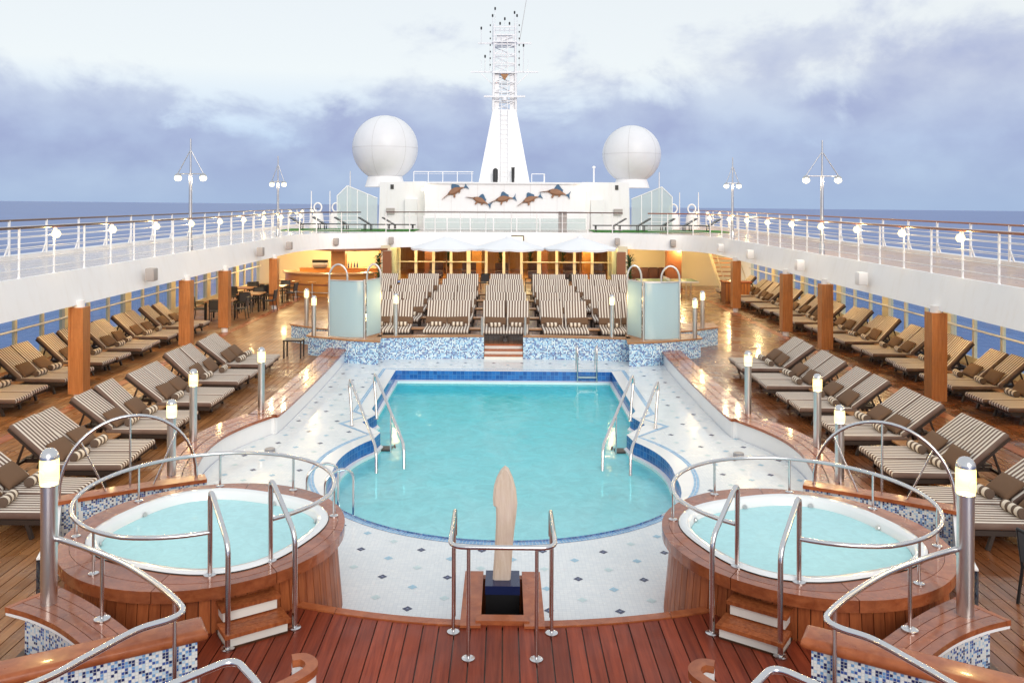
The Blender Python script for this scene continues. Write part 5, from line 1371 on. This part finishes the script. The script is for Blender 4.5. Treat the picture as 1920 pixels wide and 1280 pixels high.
MB().prism([(-.26, 0), (.26, 0), (0, -.42)], -.65, -.55).xf(Matrix.Rotation(R(90), 4, 'X') @ Matrix.Translation((0, 7.0, 1.2))).build('inner_bracket', M['teak_table'], t)
rg_ = random.Random(3)
for x, z0, z1 in ((-.78, 9.0, 10.7), (.78, 9.0, 10.7), (-.62, 9.6, 11.15), (.62, 9.6, 10.9), (0, 9.5, 10.5), (-.3, 9.0, 10.2), (.3, 9.0, 10.2), (-1.5, 9.0, 9.9), (1.2, 7.2, 8.8), (-1.25, 7.2, 8.1)):
    an = MB().tube([(x, -.2, z0), (x, -.2, z1)], .022, 6).build('antenna', M['white'], t, 60)
    MB().lathe([(.03, z1-.02), (.055, z1+.02), (.055, z1+.15), (.02, z1+.18)], (x, -.2, 0), 8).build('signal_light', M['led_dark'], an, 40)
for e_ in (-1, 1):
    for q in range(7): MB().lathe([(.02, 0), (.038, .03), (.038, .10), (.02, .12)], (e_*.92, -.35, 7.55+.42*q), 8).build('signal_light', M['led_dark'], t, 40)
MB().tube([(.95, 0, 9.2), (1.5, 0, 12.6)], .016, 6).build('whip_antenna', M['grille'], t)
for x in (-.55, .55): MB().lathe([(.13, .08), (.16, .3), (.16, .9), (.05, 1.0)] if x < 0 else [(.08, .05), (.10, .5), (.10, 1.0), (.14, 1.05)], (x, -1.5, 0), 10).build('ship_horn', M['led_dark'], t, 40)
t, _ = railing('roof_railing', 'white railing on the house roof beside the mast', [(-5.6, 51.6), (-1.9, 51.6)], 5.88, .72, 2, .9, (M['white'], M['white']), rail_r=.025)
t, _ = railing('roof_railing', 'short white railing on the house roof beyond the mast foot', [(1.7, 51.6), (2.5, 51.6), (2.5, 53)], 5.88, .6, 1, .9, (M['white'], M['white']), rail_r=.025)
tag(MB().lathe([(.05, 0), (.05, .9), (.11, .92), (.11, 1.0), (.03, 1.05)], seg=12).build('roof_vent', M['white'], smooth=40, loc=(5.55, 51.8, 5.95)), 'slim white vent pipe on the house roof', 'vent')
# triangular glazed wind screens, astroturf, dark loungers, poles
dl = thing('deck_lounger', 'x', 'lounger')
MB().box(-.9, .35, -.3, .3, .30, .35).build('seat', M['black'], dl); MB().bar((.3, 0, .33), (.95, 0, .72), .6, .05).build('backrest', M['black'], dl)
for x in (-.75, .25):
    for y in (-.26, .26): MB().box(x-.025, x+.025, y-.025, y+.025, 0, .3).build('leg', M['black'], dl)
dlu = [0]
for s in (-1, 1):
    w_ = SIDE[s]
    t = thing('wind_screen', 'slanting glazed wind screen with white frame beside the white house, ' + w_, 'windbreak', (s*8.6, 50.5, ZD))
    A0, A1, A2, A3 = (s*7.7, 50.6), (s*9.95, 49.6), 5.5, 5.95
    for q in range(4):
        f0, f1 = q/4, (q+1)/4
        xa, ya = A0[0]+(A1[0]-A0[0])*f0, A0[1]+(A1[1]-A0[1])*f0; xb, yb = A0[0]+(A1[0]-A0[0])*f1, A0[1]+(A1[1]-A0[1])*f1
        ta, tb = [4.95 + .98*f if f < .8 else 5.73 - 3.2*(f-.8) for f in (f0, f1)]
        m_ = MB(); th = .012
        m_.v += [(xa, ya-th, ZD), (xb, yb-th, ZD), (xb, yb-th, tb), (xa, ya-th, ta), (xa, ya+th, ZD), (xb, yb+th, ZD), (xb, yb+th, tb), (xa, ya+th, ta)]
        for g in ((0,1,2,3),(7,6,5,4),(0,4,5,1),(1,5,6,2),(2,6,7,3),(3,7,4,0)): m_.face(g)
        add(t, m_, 'pane', M['glass_screen'])
        add(t, MB().bar((xb, yb, ZD), (xb, yb, tb), .05, .05), 'frame_post', M['white']); add(t, MB().bar((xa, ya, ta), (xb, yb, tb), .05, .05), 'frame_rail', M['white'])
    struct(MB().box(min(s*5.0, s*12.6), max(s*5.0, s*12.6), 46.2, 49.4, ZD+.004, ZD+.03).build('astroturf', M['astro']), 'structure')
    for i in range(5):
        o = dl if not dlu[0] else copy_tree(dl); dlu[0] = 1
        o.location = (s*(5.9 + 1.35*i), 47.0 + (.5 if i > 2 else 0), ZD+.03); o.rotation_euler = (0, 0, (0 if s > 0 else math.pi)); tag(o, f'dark lounger on the astroturf, {ORD[i]} out from the white house, ' + w_, 'lounger', 'dark loungers on the astroturf')
    for i, x in enumerate((10.6, 11.75)):
        t = thing('ring_vent', f'white ring-shaped cowl on a flared foot, {ORD[i]} out from the wind screen, ' + w_, 'vent', (s*x, 52.5, ZD), 0, 'ring-shaped cowls')
        MB().lathe([(.40, 0), (.34, .75), (.28, .95), (.15, 1.0)], seg=18).build('foot', M['white'], t, 40)
        MB().tube([(.24*math.cos(a), 0, 1.26+.28*math.sin(a)) for a in [k*.3142 for k in range(20)]], .05, 8, True).build('ring', M['white'], t, 60)
    for i, (x, h) in enumerate(((12.4, 2.3), (11.2, 2.3), (9.9, 3.6))):
        t = thing('thin_pole', f'thin white flag pole beyond the astroturf, {ORD[i]} in from the outer rail, ' + w_, 'pole', (s*x, 53.5, ZD), 0, 'thin white poles')
        MB().tube([(0, 0, 0), (0, 0, h)], [.045, .03], 8).build('shaft', M['white'], t, 60); MB().lathe([(.1, 0), (.1, .08), (.04, .1)], seg=10).build('foot', M['white'], t, 40)
